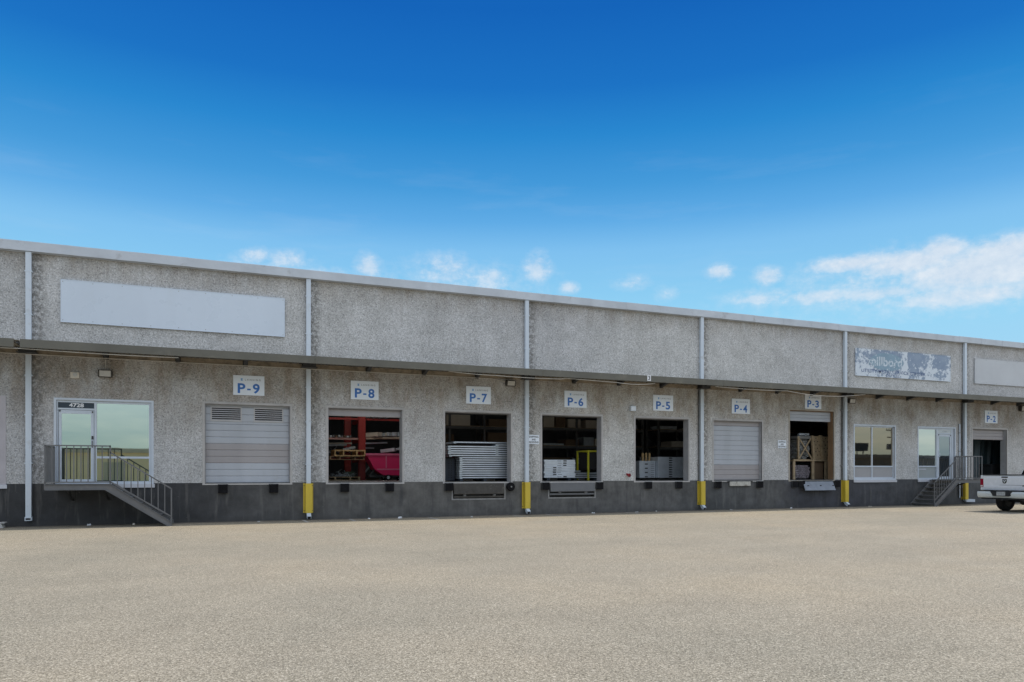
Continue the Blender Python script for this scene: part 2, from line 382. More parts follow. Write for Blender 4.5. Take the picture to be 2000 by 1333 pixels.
WOODJ = mat('brown_timber_jamb', (0.25, 0.155, 0.085), 0.75, 0, 0.2, 3.0, 0.2, streak=True)
PINK = mat('magenta_hopper_plastic', (0.78, 0.012, 0.13), 0.45, 0, 0.06, 2)
TUBEM = mat('tube_end_aluminium', (0.42, 0.38, 0.42), 0.4, 0.4, 0.2, 6)
WRAP = mat('wrapped_tube_grey', (0.42, 0.43, 0.43), 0.35, 0.1, 0.3, 12)
BROWNB = mat('brown_cardboard', (0.16, 0.11, 0.07), 0.8, 0, 0.1, 3)
FLOORM = mat('warehouse_concrete', (0.30, 0.30, 0.29), 0.55, 0, 0.15, 1.2, dirt=((0.12, 0.12, 0.12), 2, 0.56, 0.5))
INNER = mat('warehouse_inner_block', (0.16, 0.17, 0.19), 0.85, 0, 0.12, 1.5)
LIPM = mat('worn_leveler_steel', (0.062, 0.057, 0.050), 0.55, 0.3, 0.25, 5, 0.2, dirt=((0.30, 0.28, 0.25), 7, 0.62, 0.5))
LIPW = mat('scuffed_white_plate', (0.46, 0.45, 0.41), 0.6, 0, 0.2, 6, dirt=((0.14, 0.12, 0.1), 9, 0.54, 0.8))
LIPG = mat('blue_grey_plate', (0.24, 0.27, 0.31), 0.4, 0.4, 0.12, 4)
ANGLE = mat('galvanised_angle', (0.27, 0.27, 0.27), 0.5, 0.4, 0.2, 5)
TRUCKW = mat('white_truck_paint', (0.78, 0.79, 0.80), 0.22, 0, 0.03, 1.0)
CHROME = mat('bright_bumper_steel', (0.66, 0.70, 0.69), 0.3, 0.0, 0.03, 2)
BLKPL = mat('black_plastic', (0.018, 0.020, 0.023), 0.6, 0, 0.15, 5)
TYRE = mat('tyre_rubber', (0.014, 0.014, 0.016), 0.9, 0, 0.2, 6, 0.3)
RIMM = mat('alloy_rim', (0.5, 0.5, 0.5), 0.3, 0.8, 0.08, 4)
REDL = mat('red_lamp_lens', (0.30, 0.006, 0.025), 0.15, 0, 0.1, 6)
CLEARL = mat('clear_lamp_lens', (0.65, 0.62, 0.62), 0.15, 0, 0.05, 6)
PLATE = mat('licence_plate_face', (0.42, 0.43, 0.42), 0.5, 0, 0.35, 22)
CURT = mat('dark_teal_strip_curtain', (0.045, 0.075, 0.09), 0.35, 0, 0.2, 2, streak=True)
REDV = mat('red_valve_paint', (0.30, 0.02, 0.03), 0.5, 0, 0.2, 8)
PAINTL = mat('faded_line_paint', (0.46, 0.45, 0.42), 0.85, 0, 0.15, 6, dirt=((0.26, 0.24, 0.21), 7, 0.45, 0.9))
CONCB = mat('splash_block_concrete', (0.42, 0.42, 0.41), 0.85, 0, 0.12, 6)
TAN = mat('tan_warehouse_wall', (0.80, 0.58, 0.31), 0.85, 0, 0.06, 0.6)
TANR = mat('tan_warehouse_fascia', (0.50, 0.40, 0.25), 0.7, 0, 0.08, 0.6)
BROWNW = mat('brown_warehouse_wall', (0.12, 0.105, 0.09), 0.85, 0, 0.08, 0.6)
POLE = mat('pole_timber', (0.12, 0.09, 0.065), 0.85, 0, 0.15, 2, streak=True)
HILL = mat('dry_grass_hill', (0.34, 0.27, 0.15), 0.95, 0, 0.25, 0.05)
LAMPON = emis('lit_high_bay_lens', (1.0, 0.98, 0.92), 14.0)

# ------------------------------------------------------------------ lettering
def text_mesh(s, w, h, x, z, y, m, name, parent, bold=0.0, align='C', slant=0.0):
    cu = bpy.data.curves.new('txt', 'FONT'); cu.body = s; cu.size = 1; cu.offset = bold; cu.resolution_u = 4; cu.shear = slant
    ob = bpy.data.objects.new('txt', cu); COL.objects.link(ob)
    dg = bpy.context.evaluated_depsgraph_get(); dg.update()
    me = bpy.data.meshes.new_from_object(ob.evaluated_get(dg)); bpy.data.objects.remove(ob); bpy.data.curves.remove(cu)
    xs = [v.co.x for v in me.vertices]; ys = [v.co.y for v in me.vertices]
    x0, x1, y0, y1 = min(xs), max(xs), min(ys), max(ys)
    sx = w/(x1-x0); sy = h/(y1-y0)
    cx = {'C': (x0+x1)/2, 'L': x0, 'R': x1}[align]; cy = (y0+y1)/2
    o0 = WL(parent) if parent else Vector((0, 0, 0))
    for v in me.vertices:
        v.co = Vector((x+(v.co.x-cx)*sx, y, z+(v.co.y-cy)*sy)) - o0
    me.name = name; me.materials.clear(); me.materials.append(m)
    o = bpy.data.objects.new(name, me); COL.objects.link(o)
    if parent: o.parent = parent
    return o

# ------------------------------------------------------------------ setting: ground, painted lines, hills
g = MB(); g.poly([(-900, -900, 0), (900, -900, 0), (900, 900, 0), (-900, 900, 0)])
tag(g.build('ground', GROUND), kind='structure')
ln = 0
pl = MB()
for x in (2.85, 4.3, 6.9, 10.0, 11.3, 14.6, 18.0, 19.5, 22.6):
    d = 1.15 + 0.6*random.random()
    pl.poly([(x-0.05, -0.25, 0.004), (x-0.05, -d, 0.004), (x+0.05, -d, 0.004), (x+0.05, -0.25, 0.004)])
tag(pl.build('painted_lines', PAINTL), kind='structure')

hm = MB(); prev = None
for i in range(41):
    x = -700+i*35; h = 9+5*math.sin(i*0.7)+7*math.sin(i*0.23+1.0)+2*random.random()
    cur = [(x, -430, -1), (x, -520, max(h, 3)), (x, -640, -1)]
    if prev:
        for k in range(2): hm.poly([prev[k], cur[k], cur[k+1], prev[k+1]], flip=True)
    prev = cur
tag(hm.build('hills', HILL, smooth=True), kind='structure')

# ------------------------------------------------------------------ the warehouse
BX0, BX1, BY1 = -17.0, 62.0, 46.0
ZD = 1.19; ZT = 7.70
DS = [-4.55+7.585*k for k in range(7)]          # downspout / bay lines
wh = thing('warehouse', (20, 0, 0), 'long single storey warehouse with grey pebbledash upper walls and dark painted dock base', 'warehouse')

OP = {'P9': (-0.01, 2.48, ZD, 3.60), 'P8': (3.66, 6.10, ZD, 3.60), 'P7': (7.59, 10.03, ZD, 3.60), 'P6': (11.26, 13.70, ZD, 3.60),
      'P5': (15.19, 17.62, ZD, 3.60), 'P4': (18.84, 21.28, ZD, 3.60), 'P3': (22.76, 25.20, ZD, 4.14), 'P2': (34.02, 36.46, ZD, 3.60)}
WIN = {'A0': (-7.62, -5.13, ZD, 3.60), 'A': (-3.93, -1.44, ZD, 3.60), 'B': (26.39, 28.90, ZD, 3.60), 'C': (30.34, 32.81, ZD, 3.60)}
TH = 0.25
def facade(mb, x0, x1, z0, z1, ops, y=0.0, th=TH, closed=()):
    xs = sorted({x0, x1, *[o[0] for o in ops], *[o[1] for o in ops]}); zs = sorted({z0, z1, *[o[2] for o in ops], *[o[3] for o in ops]})
    for xa, xb in zip(xs, xs[1:]):
        for za, zb in zip(zs, zs[1:]):
            mx, mz = (xa+xb)/2, (za+zb)/2
            if any(o[0] < mx < o[1] and o[2] < mz < o[3] for o in ops): continue
            mb.poly([(xa, y, za), (xb, y, za), (xb, y, zb), (xa, y, zb)])
            mb.poly([(xa, y+th, za), (xb, y+th, za), (xb, y+th, zb), (xa, y+th, zb)], flip=True)
    for (a, b, c, d) in ops:
        mb.poly([(a, y, c), (a, y, d), (a, y+th, d), (a, y+th, c)])
        mb.poly([(b, y, c), (b, y+th, c), (b, y+th, d), (b, y, d)])
        mb.poly([(a, y, d), (b, y, d), (b, y+th, d), (a, y+th, d)])
        if c > z0: mb.poly([(a, y, c), (a, y+th, c), (b, y+th, c), (b, y, c)])
w = MB(); facade(w, BX0, BX1, ZD, ZT, list(OP.values())+list(WIN.values()))
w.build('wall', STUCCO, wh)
PIT = [(7.88, 9.78, 0.60, ZD), (11.55, 13.41, 0.60, ZD)]
w = MB(); facade(w, BX0, BX1, -0.3, ZD, PIT, th=0.45)
w.poly([(BX0, 0.0, ZD), (BX1, 0.0, ZD), (BX1, 0.45, ZD), (BX0, 0.45, ZD)]) if False else None
for a, b, c, d in PIT: w.poly([(a, 0.45, c), (b, 0.45, c), (b, 0.45, d), (a, 0.45, d)])
w.build('dock_wall', DOCK, wh)
w = MB()
w.box(BX0, BX0+0.25, 0.25, BY1, 0, ZT); w.box(BX1-0.25, BX1, 0.25, BY1, 0, ZT); w.box(BX0, BX1, BY1, BY1+0.25, 0, ZT)
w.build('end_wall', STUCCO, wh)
w = MB(); w.box(BX0+0.25, BX1-0.25, 0.02, 22.0, ZD-0.2, ZD-0.004)
w.build('floor', FLOORM, wh)
w = MB(); w.box(BX0+0.25, BX1-0.25, 18.0, 18.2, ZD, ZT)
for x in (-8.5, 33.0, 42): w.box(x, x+0.15, 0.26, 18.0, ZD, ZT-0.02)
w.build('partition', INNER, wh)
w = MB()
w.prism([(-0.1, ZT), (BY1+0.3, ZT-0.1), (BY1+0.3, ZT+0.12), (-0.1, ZT+0.19)], BX0-0.1, BX1+0.1, 'x')
w.build('roof', ROOFM, wh)
# sheet metal coping in 1.52 m lengths with lapped joints
w = MB(); x = BX0-0.12; k = 0
while x < BX1:
    xe = min(x+1.517, BX1+0.12); dz = random.uniform(-0.006, 0.006)
    w.prism([(-0.16, ZT-0.035+dz), (-0.16, 7.93+dz), (-0.11, 7.945+dz), (0.25, 7.935+dz), (0.25, 7.90), (-0.13, 7.90), (-0.145, ZT-0.035+dz)], x, xe-0.006, 'x')
    w.box(xe-0.05, xe+0.03, -0.166, -0.162, ZT-0.03, 7.925)
    x = xe
w.build('coping', COPING, wh)
w = MB(); w.box(BX0-0.1, BX1+0.1, -0.10, -0.003, ZT-0.05, ZT-0.003); w.build('soffit', COPING, wh)

# --- canopy: tapered brackets, deck, fascia in sections, ledger
can = thing('canopy', (15, -0.7, 4.8), 'long narrow olive grey canopy running along the whole facade above the loading doors', 'canopy')
CY = -1.40; CZ0, CZ1 = 4.80, 5.02
edges = [BX0-0.3, -12.1, -4.50] + [DS[i]+0.08-0.05 for i in range(1, 7)] + [48.5, 56, BX1+0.3]
for i, (a, b) in enumerate(zip(edges, edges[1:])):
    f = MB(); gap = 0.14 if abs(b+4.50) < 0.01 else 0.008
    f.prism([(CY, CZ0), (CY, CZ1), (CY+0.10, CZ1), (CY+0.10, CZ1-0.012), (CY+0.012, CZ1-0.012), (CY+0.012, CZ0+0.012), (CY+0.06, CZ0+0.012), (CY+0.06, CZ0)], a, b-gap, 'x')
    f.build('fascia', CANOPY, can)
f = MB(); x = BX0-0.28
while x < BX1+0.25:                                     # ribbed steel deck
    f.box(x, x+0.148, CY+0.065, -0.003, 4.985, 5.005); f.box(x+0.15, x+0.198, CY+0.065, -0.003, 4.958, 4.985); x += 0.20
f.build('deck', CANOPYU, can)
f = MB(); f.box(BX0, BX1, -0.055, -0.003, 4.82, 4.955); f.build('ledger', LEDGER, can)
f = MB()
f.prism([(CY+0.07, 4.955), (CY+0.07, 4.925), (-0.52, 4.915), (-0.06, 4.79), (-0.06, 4.955)], -0.05, 0.05, 'x')
f.box(-0.075, 0.075, -0.075, -0.057, 4.775, 4.955)
bx0 = f.build('bracket', STEELD, can, org=None)
bxs = [3.04+1.896*k for k in range(-9, 31)]
bx0.location = Vector((bxs[0], 0, 0)) - WL(can); 
# the bracket mesh was built round x=0 relative to the canopy origin
for v in bx0.data.vertices: v.co += WL(can)
for bx in bxs[1:]:
    c = bx0.copy(); COL.objects.link(c); c.parent = can; c.location = Vector((bx, 0, 0)) - WL(can)

for x in DS:
    f = MB(); f.box(x-0.20, x+0.20, -0.38, -0.076, 4.835, 4.953, 0.01); f.box(x-0.24, x+0.24, -0.40, -0.06, 4.815, 4.834); f.build('drain_box', STEELD, can)

# --- loading doors
def trim(key, m=TRIM, jm=JAMB, sill=True):
    a, b, c, d = OP[key]
    t = MB(); wd = 0.07
    t.box(a-wd, a, -0.012, 0.03, c-0.02, d+wd); t.box(b, b+wd, -0.012, 0.03, c-0.02, d+wd); t.box(a, b, -0.012, 0.03, d, d+wd)
    if sill: t.box(a-wd, b+wd, -0.014, 0.04, c-0.065, c-0.021)
    tr = t.build('door_frame', m, wh)
    j = MB(); j.box(a+0.003, a+0.02, 0.031, 0.30, c, d-0.003); j.box(b-0.02, b-0.003, 0.031, 0.30, c, d-0.003); j.box(a+0.02, b-0.02, 0.031, 0.30, d-0.02, d-0.003)
    j.build('jamb_lining', jm, tr)
    return tr
def sect(mb, a, b, z0, z1, y=0.16, ribs=3):
    h = (z1-z0)/ribs
    for i in range(ribs):
        p0, p1 = z0+i*h, z0+(i+1)*h
        mb.prism([(y+0.045, p0), (y+0.008, p0+0.002), (y, p0+0.022), (y, p1-0.022), (y+0.008, p1-0.004), (y+0.045, p1-0.004)], a, b, 'x')
def louver(parent, a, b, z0, z1, y=0.16):
    l = MB(); fr = 0.035
    l.box(a, b, y-0.012, y-0.001, z0, z0+fr); l.box(a, b, y-0.012, y-0.001, z1-fr, z1); l.box(a, a+fr, y-0.012, y-0.001, z0+fr, z1-fr); l.box(b-fr, b, y-0.012, y-0.001, z0+fr, z1-fr)
    n = 6; h = (z1-z0-2*fr)/n
    for i in range(n):
        zz = z0+fr+i*h
        l.prism([(y-0.012, zz), (y-0.010, zz+0.012), (y+0.012, zz+h*0.52), (y+0.012, zz+h*0.44)], a+fr, b-fr, 'x')
    o = l.build('louver', LOUV, parent)
a, b, c, d = OP['P9']
trim('P9')
m = MB(); sect(m, a+0.022, b-0.022, 3.00, 3.58); 
# the louvred section: leave ribs only round the two openings
m = MB(); y = 0.16
sect(m, a+0.022, b-0.022, 1.19, 1.80); sect(m, a+0.022, b-0.022, 2.40, 3.00)
for xa, xb in ((a+0.022, 0.15), (1.05, 1.40), (2.29, b-0.022)): sect(m, xa, xb, 3.08, 3.53, ribs=2)
m.box(a+0.022, b-0.022, y, y+0.045, 3.004, 3.076); m.box(a+0.022, b-0.022, y, y+0.045, 3.534, 3.585)
d9 = m.build('loading_door', DOORG, wh); tag(d9, 'closed grey sectional door with two louvers under sign P-9')
m = MB(); sect(m, a+0.022, b-0.022, 1.80, 2.40, y=0.153); m.build('door_section', DOORL, d9)
louver(d9, 0.15, 1.05, 3.08, 3.53); louver(d9, 1.40, 2.29, 3.08, 3.53)
m = MB(); m.box(0.1, 2.35, 0.215, 0.222, 3.05, 3.56); m.build('louver_backing', DARK, d9)

a, b, c, d = OP['P4']; trim('P4')
m = MB(); sect(m, a+0.022, b-0.022, 1.815, 3.40, ribs=8); d4 = m.build('loading_door', DOORG, wh); tag(d4, 'closed grey ribbed door under sign P-4')
m = MB(); sect(m, a+0.022, b-0.022, 1.20, 1.812, y=0.153); m.build('door_section', DOORL, d4)
m = MB(); sect(m, a+0.022, b-0.022, 3.403, 3.585, y=0.153, ribs=1); m.build('door_section', DOORL, d4)
def partdoor(key, zb, ribs, lab, m_=DOORL):
    a, b, c, d = OP[key]
    m = MB(); sect(m, a+0.022, b-0.022, zb, d-0.022, ribs=ribs)
    tag(m.build('loading_door', m_, wh), lab)
trim('P8'); partdoor('P8', 3.35, 1, 'grey door rolled almost fully up under sign P-8')
trim('P7'); trim('P6'); trim('P5'); trim('P3', jm=WOODJ, m=mat('tan_door_trim', (0.36, 0.33, 0.28), 0.6, 0, 0.15, 2)); trim('P2')
partdoor('P3', 3.70, 3, 'grey door rolled partly up under sign P-3', DOORG); partdoor('P2', 3.10, 3, 'grey ribbed door rolled partly up under sign P-2')
for k in ('P5', 'P6', 'P7'):                         # doors wound fully up: only the bottom rail peeps out
    a, b, c, d = OP[k]; m = MB(); m.box(a+0.03, b-0.03, 0.27, 0.31, d-0.05, d-0.02)
    m.build('door_bottom_rail', STEELD, wh)

# --- windows and entrances
def rect_frame(mb, a, b, c, d, t, y0, y1):
    mb.box(a, a+t, y0, y1, c, d); mb.box(b-t, b, y0, y1, c, d); mb.box(a+t, b-t, y0, y1, d-t, d); mb.box(a+t, b-t, y0, y1, c, c+t)
def pane(parent, a, b, c, d, m, y=0.09, name='pane'):
    p = MB(); p.box(a, b, y, y+0.012, c, d); return p.build(name, m, parent)
def window(key, mul, tr, glass, lab, right_wide=0.0, fm=None):
    a, b, c, d = WIN[key]
    m = MB(); rect_frame(m, a-0.03, b+0.03, c-0.02, d+0.03, 0.06, -0.012, 0.02)      # casing
    rect_frame(m, a+0.03, b-0.03, c+0.045, d-0.03, 0.05, 0.06, 0.13)
    for x in mul: m.box(x-0.03, x+0.03, 0.06, 0.13, c+0.095, d-0.08)
    m.box(a+0.08, b-0.08, 0.055, 0.132, tr-0.03, tr+0.03)
    if right_wide: m.box(b-right_wide, b-0.031, -0.008, 0.059, c+0.046, d-0.031)
    f = m.build('window', fm or FRAME, wh); tag(f, lab)
    s = MB(); s.box(a-0.04, b+0.06, -0.045, 0.0-0.003, 1.06, c-0.021, 0.008); s.box(a+0.0, b-0.0, 0.021, 0.2, c, c+0.044); s.build('sill', SILL, f)
    xs = [a+0.08, *mul, b-0.08]
    for i, (p, q) in enumerate(zip(xs, xs[1:])):
        l = p if i == 0 else p+0.03; r = q if i == len(xs)-2 else q-0.03
        pane(f, l, r, tr+0.03, d-0.08, glass); pane(f, l, r, c+0.095, tr-0.03, mat('grey_spandrel_panel', (0.33, 0.33, 0.345), 0.45, 0, 0.06, 1.2), name='spandrel_panel')
    j = MB(); j.box(a+0.003, a+0.029, 0.021, 0.24, c+0.045, d); j.box(b-0.029, b-0.003, 0.021, 0.24, c+0.045, d); j.box(a+0.029, b-0.029, 0.021, 0.24, d-0.029, d-0.003); j.build('window_reveal', JAMB, f)
    return f
window('B', [27.54], 1.77, GLASS_B, 'bronze mirrored window with four lights right of door P-3')
window('A0', [-6.4], 1.77, GLASS_T, 'office window cut by the left edge of the photo', right_wide=0.2, fm=mat('lilac_grey_frame_paint', (0.42, 0.40, 0.43), 0.5, 0, 0.08, 2))

def entrance(key, dl, dr, gl, gr, door_glass, side_glass, tra, lab, lowpanel, numpanel):
    """storefront: a door leaf dl..dr with a number panel over it and a big side light gl..gr"""
    a, b, c, d = WIN[key]; lo, hi = min(dl, gl), max(dr, gr)
    m = MB(); rect_frame(m, a-0.03, b+0.03, c-0.02, d+0.03, 0.06, -0.012, 0.02)
    m.box(a+0.03, lo, 0.05, 0.14, c, d-0.03); m.box(hi, b-0.03, 0.05, 0.14, c, d-0.03); m.box(lo, hi, 0.05, 0.14, d-0.09, d-0.03)
    mx0, mx1 = (dr, gl) if gl > dl else (gr, dl)
    m.box(mx0, mx1, 0.045, 0.142, c, d-0.09)
    m.box(dl, dr, 0.05, 0.14, 3.30, 3.35)
    m.box(gl, gr, 0.05, 0.14, tra-0.03, tra+0.03); m.box(gl, gr, 0.05, 0.14, c, c+0.06)
    f = m.build('storefront_frame', FRAME, wh); tag(f, lab)
    pane(f, gl, gr, tra+0.03, d-0.09, side_glass); pane(f, gl, gr, c+0.06, tra-0.03, lowpanel, name='lower_pane')
    p = MB(); p.box(dl, dr, 0.07, 0.10, 3.35, d-0.09); p.build('number_panel', numpanel, f)
    s = MB(); s.box(gl-0.04 if gl > dl else a-0.04, (b if gl > dl else gr)+0.06, -0.05, -0.013, 1.06, c-0.021, 0.008); s.box(a, b, 0.021, 0.20, c-0.003, c-0.0005); s.build('sill', SILL, f)
    j = MB(); j.box(a+0.003, a+0.029, 0.021, 0.24, c, d); j.box(b-0.029, b-0.003, 0.021, 0.24, c, d); j.box(a+0.029, b-0.029, 0.021, 0.24, d-0.029, d-0.003); j.build('window_reveal', JAMB, f)
    t = 0.075
    m = MB(); q0, q1 = dl+0.012, dr-0.012
    m.box(q0, q0+t, 0.06, 0.105, c+0.012, 3.29); m.box(q1-t, q1, 0.06, 0.105, c+0.012, 3.29); m.box(q0+t, q1-t, 0.06, 0.105, 3.19, 3.29); m.box(q0+t, q1-t, 0.06, 0.105, c+0.012, c+0.12)
    dd = m.build('entrance_door', FRAME, wh); tag(dd, 'glazed aluminium door leaf within the '+lab.split(' with')[0])
    pane(dd, q0+t, q1-t, c+0.12, 3.19, door_glass, 0.08)
    hx = q1-0.035 if gl > dl else q0+0.035
    h = MB(); h.cyl((hx, 0.0, 2.22), (hx, 0.0, 2.42), 0.012); h.cyl((hx, 0.0, 2.24), (hx, 0.06, 2.24), 0.009); h.cyl((hx, 0.0, 2.40), (hx, 0.06, 2.40), 0.009); h.box(hx-0.025, hx+0.025, 0.045, 0.06, 2.46, 2.56, 0.004); h.build('handle', STEELD if gl > dl else FRAME, dd)
    h = MB(); h.box(q0+0.02, q0+0.05, 0.04, 0.06, 3.24, 3.29); h.build('hinge', STEELD, dd)
    h = MB(); h.box(q1-0.05, q1-0.02, 0.04, 0.06, 3.22, 3.27); h.build('door_closer', STEELD, dd)
    return f
fA = entrance('A', -3.865, -2.96, -2.90, -1.54, GLASS_T, GLASS_T, 1.945, 'left office entrance with number 4728 over the door', GLASS_T, NAVY)
text_mesh('4728', 0.37, 0.115, -3.41, 3.435, 0.0675, WHITET, 'house_number', fA, bold=0.03)
fC = entrance('C', 31.72, 32.62, 30.42, 31.62, GLASS_G, GLASS_S, 1.78, 'right office entrance with big side light next to the stairs', mat('grey_green_spandrel', (0.33, 0.36, 0.365), 0.4, 0, 0.05, 1.2), mat('pale_number_panel', (0.56, 0.61, 0.63), 0.4, 0, 0.05, 3))
text_mesh('4708', 0.30, 0.085, 32.17, 3.43, 0.0675, mat('faint_number_vinyl', (0.42, 0.46, 0.48), 0.5, 0, 0.03, 4), 'house_number', fC, bold=0.02)
bl = MB(); bl.box(30.46, 30.95, 0.066, 0.088, 1.62, 1.68); bl.build('vent_strip', SILL, fC)

# ------------------------------------------------------------------ downspouts, guards, conduits
def make_downspout(x, label, bare=False):
    t = thing('downspout', (x, -0.07, 0), label, 'downspout', 'white downspouts at the bay lines')
    m = MB(); m.box(x-0.07, x+0.07, -0.13, -0.02, 4.93, 7.66, 0.008)
    m.build('upper_pipe', PIPE, t)
    m = MB(); m.box(x-0.07, x+0.07, -0.13, -0.02, 0.30 if not bare else 0.26, 4.80, 0.008); m.build('lower_pipe', PIPE, t)
    for z in (1.75, 3.1, 4.2, 5.9, 7.1):
        s = MB(); s.box(x-0.095, x+0.095, -0.134, -0.004, z, z+0.03); s.build('strap', PIPE, t)
    return t
def elbow(t, x):
    m = MB(); m.prism([(-0.13, 0.32), (-0.02, 0.32), (-0.02, 0.22), (-0.13, 0.10), (-0.24, 0.03), (-0.30, 0.12), (-0.17, 0.22)], x-0.065, x+0.065, 'x', 0.01)
    e = m.build('outlet_elbow', PIPE, t)
    m = MB(); m.prism([(-0.242, 0.036), (-0.296, 0.114), (-0.3, 0.112), (-0.246, 0.034)], x-0.048, x+0.048, 'x'); m.build('outlet_mouth', DARK, e)
labs = ['white downspout left of the 4728 entrance, without a yellow guard', 'white downspout between signs P-9 and P-8', 'white downspout between signs P-7 and P-6',
        'white downspout between signs P-5 and P-4', 'white downspout left of the bronze mirrored window', 'white downspout behind the right landing railing']
for x, lb in zip(DS[:6], labs):
    t = make_downspout(x, lb, bare=(x == DS[0]))
    if x == DS[0]:
        m = MB(); m.box(x-0.085, x+0.085, -0.15, -0.01, 0.16, 0.27, 0.006); e = m.build('outlet_shoe', PIPE, t)
        m = MB(); m.box(x-0.06, x+0.06, -0.153, -0.149, 0.185, 0.235); m.build('outlet_mouth', DARK, e)
    elif x == DS[5]:
        m = MB(); m.prism([(x-0.065, 0.33), (x+0.065, 0.33), (x+0.10, 0.24), (x+0.62, 0.22), (x+0.62, 0.09), (x+0.05, 0.09), (x-0.065, 0.2)], -0.14, -0.02, 'y', 0.01); m.build('outlet_elbow', PIPE, t)
    else: elbow(t, x)
gx = DS[1]
gt = thing('downspout_guard', (gx, -0.15, 0.22), 'yellow steel guard round the downspout between signs P-9 and P-8', 'pipe guard', 'yellow guards at the feet of the downspouts')
m = MB(); z0, z1 = 0.22, 1.16
m.prism([(gx-0.10, -0.02), (gx-0.10, -0.185), (gx+0.10, -0.185), (gx+0.10, -0.02), (gx+0.092, -0.02), (gx+0.092, -0.177), (gx-0.092, -0.177), (gx-0.092, -0.02)], z0, z1, 'z'); m.build('channel', YEL, gt)
for s in (-1, 1):
    m = MB(); m.box(gx+s*0.10-(0.055 if s < 0 else 0.0), gx+s*0.10+(0.055 if s > 0 else 0.0), -0.014, -0.004, z0, z1)
    fl = m.build('flange', YEL, gt)
    m = MB()
    for z in (z0+0.07, z1-0.07): m.cyl((gx+s*0.128, -0.03, z), (gx+s*0.128, -0.014, z), 0.014, 6)
    m.build('anchor_bolts', STEELD, fl)
for i, lb in ((2, 'between signs P-7 and P-6'), (3, 'between signs P-5 and P-4'), (4, 'right of door P-3'), (5, 'beneath the right landing')):
    again(gt, DS[i]-gx, 'yellow steel guard round the downspout '+lb)
def conduit(x, z0, z1, r, m_, lb, y=-0.06, n=3):
    t = thing('conduit', (x, y, z0), lb, 'conduit', 'conduits beside the downspouts')
    m = MB(); m.cyl((x, y, z0), (x, y, z1), r, 10); m.build('pipe', m_, t)
    for k in range(n):
        z = z0+(z1-z0)*(k+0.5)/n
        s = MB(); s.box(x-0.045, x+0.045, y-r-0.004, -0.002, z, z+0.025); s.build('clip', ANGLE, t)
conduit(DS[3]-0.13, 1.2, 4.8, 0.018, STEELD, 'thin dark conduit left of the downspout between signs P-5 and P-4')
conduit(DS[4]-0.17, 1.2, 4.8, 0.024, STEELD, 'thin dark conduit left of the downspout by the bronze mirrored window')
conduit(DS[5]-0.17, 0.35, 4.8, 0.026, STEELD, 'thin dark conduit between the right entrance and the downspout', n=5)
conduit(33.05, 0.31, 3.80, 0.032, PIPE, 'pale conduit standing just right of the right entrance door', y=-0.05, n=4)

# ------------------------------------------------------------------ signs
NX = {'P-9': 1.25, 'P-8': 4.84, 'P-7': 8.81, 'P-6': 12.61, 'P-5': 16.43, 'P-4': 20.18, 'P-3': 24.02, 'P-2': 35.3}
for k, x in NX.items():
    z = 4.525 if k == 'P-3' else 4.20
    t = thing('dock_sign', (x, -0.02, z-0.305), 'white sign with large blue letters '+k+' above its loading door', 'sign', 'numbered signs above the loading doors')
    m = MB(); m.box(x-0.457, x+0.457, -0.03, -0.012, z-0.305, z+0.305, 0.004); m.build('board', SIGNW, t)
    text_mesh('P', 0.225, 0.305, x-0.215, z-0.095, -0.0325, BLUE, 'lettering', t, bold=0.028)
    m = MB(); m.box(x-0.052, x+0.052, -0.0335, -0.0302, z-0.148, z-0.10); m.build('hyphen', BLUE, t)
    text_mesh(k[2], 0.205, 0.305, x+0.215, z-0.095, -0.0325, BLUE, 'lettering', t, bold=0.028)
    text_mesh('L A N S I N G', 0.46, 0.055, x+0.115, z+0.175, -0.0325, GREYT, 'company_lettering', t, bold=0.015)
    m = MB()                                                    # stacked-bars mark in front of the name
    m.prism([(x-0.24, z+0.14), (x-0.18, z+0.14), (x-0.18, z+0.165), (x-0.21, z+0.175), (x-0.18, z+0.185), (x-0.18, z+0.21), (x-0.24, z+0.21), (x-0.24, z+0.185), (x-0.215, z+0.175), (x-0.24, z+0.165)], -0.034, -0.0302, 'y')
    m.build('company_mark', ICONB, t)
def panel_sign(name, x0, x1, z0, z1, m_, lb, y=-0.06, seams=()):
    t = thing(name, ((x0+x1)/2, y, z0), lb, 'sign')
    m = MB(); m.box(x0, x1, y, -0.012, z0, z1, 0.006); f = m.build('face_panel', m_, t)
    m = MB()
    for s in seams: m.box(s-0.003, s+0.003, y-0.0015, y-0.0005, z0+0.01, z1-0.01)
    m.box(x0+0.0, x1, y-0.006, y-0.0005, z0-0.004, z0+0.012); m.box(x0, x1, y-0.006, y-0.0005, z1-0.012, z1+0.004); m.box(x0-0.004, x0+0.012, y-0.006, y-0.0005, z0+0.012, z1-0.012); m.box(x1-0.012, x1+0.004, y-0.006, y-0.0005, z0+0.012, z1-0.012)
    m.build('edge_trim', m_, t)
    nsc = max(2, int((x1-x0)/0.75))
    for i in range(nsc+1):
        for zz in (z0+0.06, z1-0.06):
            q = MB(); xx = x0+0.05+(x1-x0-0.1)*i/nsc; q.cyl((xx, y-0.006, zz), (xx, y-0.0005, zz), 0.011, 8); q.build('screw', ANGLE, t)
    return t
panel_sign('blank_sign', -3.78, 2.31, 5.775, 6.985, BLANK, 'long blank bluish white sign panel high on the wall above the 4728 entrance')
panel_sign('blank_sign', 34.10, 40.20, 5.775, 6.985, BLANKG, 'blank light grey sign panel high on the wall at the right edge')
FS = panel_sign('faded_sign', 26.42, 32.41, 5.775, 6.98, peel_mat(), 'faded and peeling blue and white company sign high on the wall')
OV = flaky_mat('faded_oval_film', (0.23, 0.34, 0.43), (0.60, 0.66, 0.72), 0.57)
m = MB(); ox, oz, ra, rb = 28.30, 6.46, 1.05, 0.40
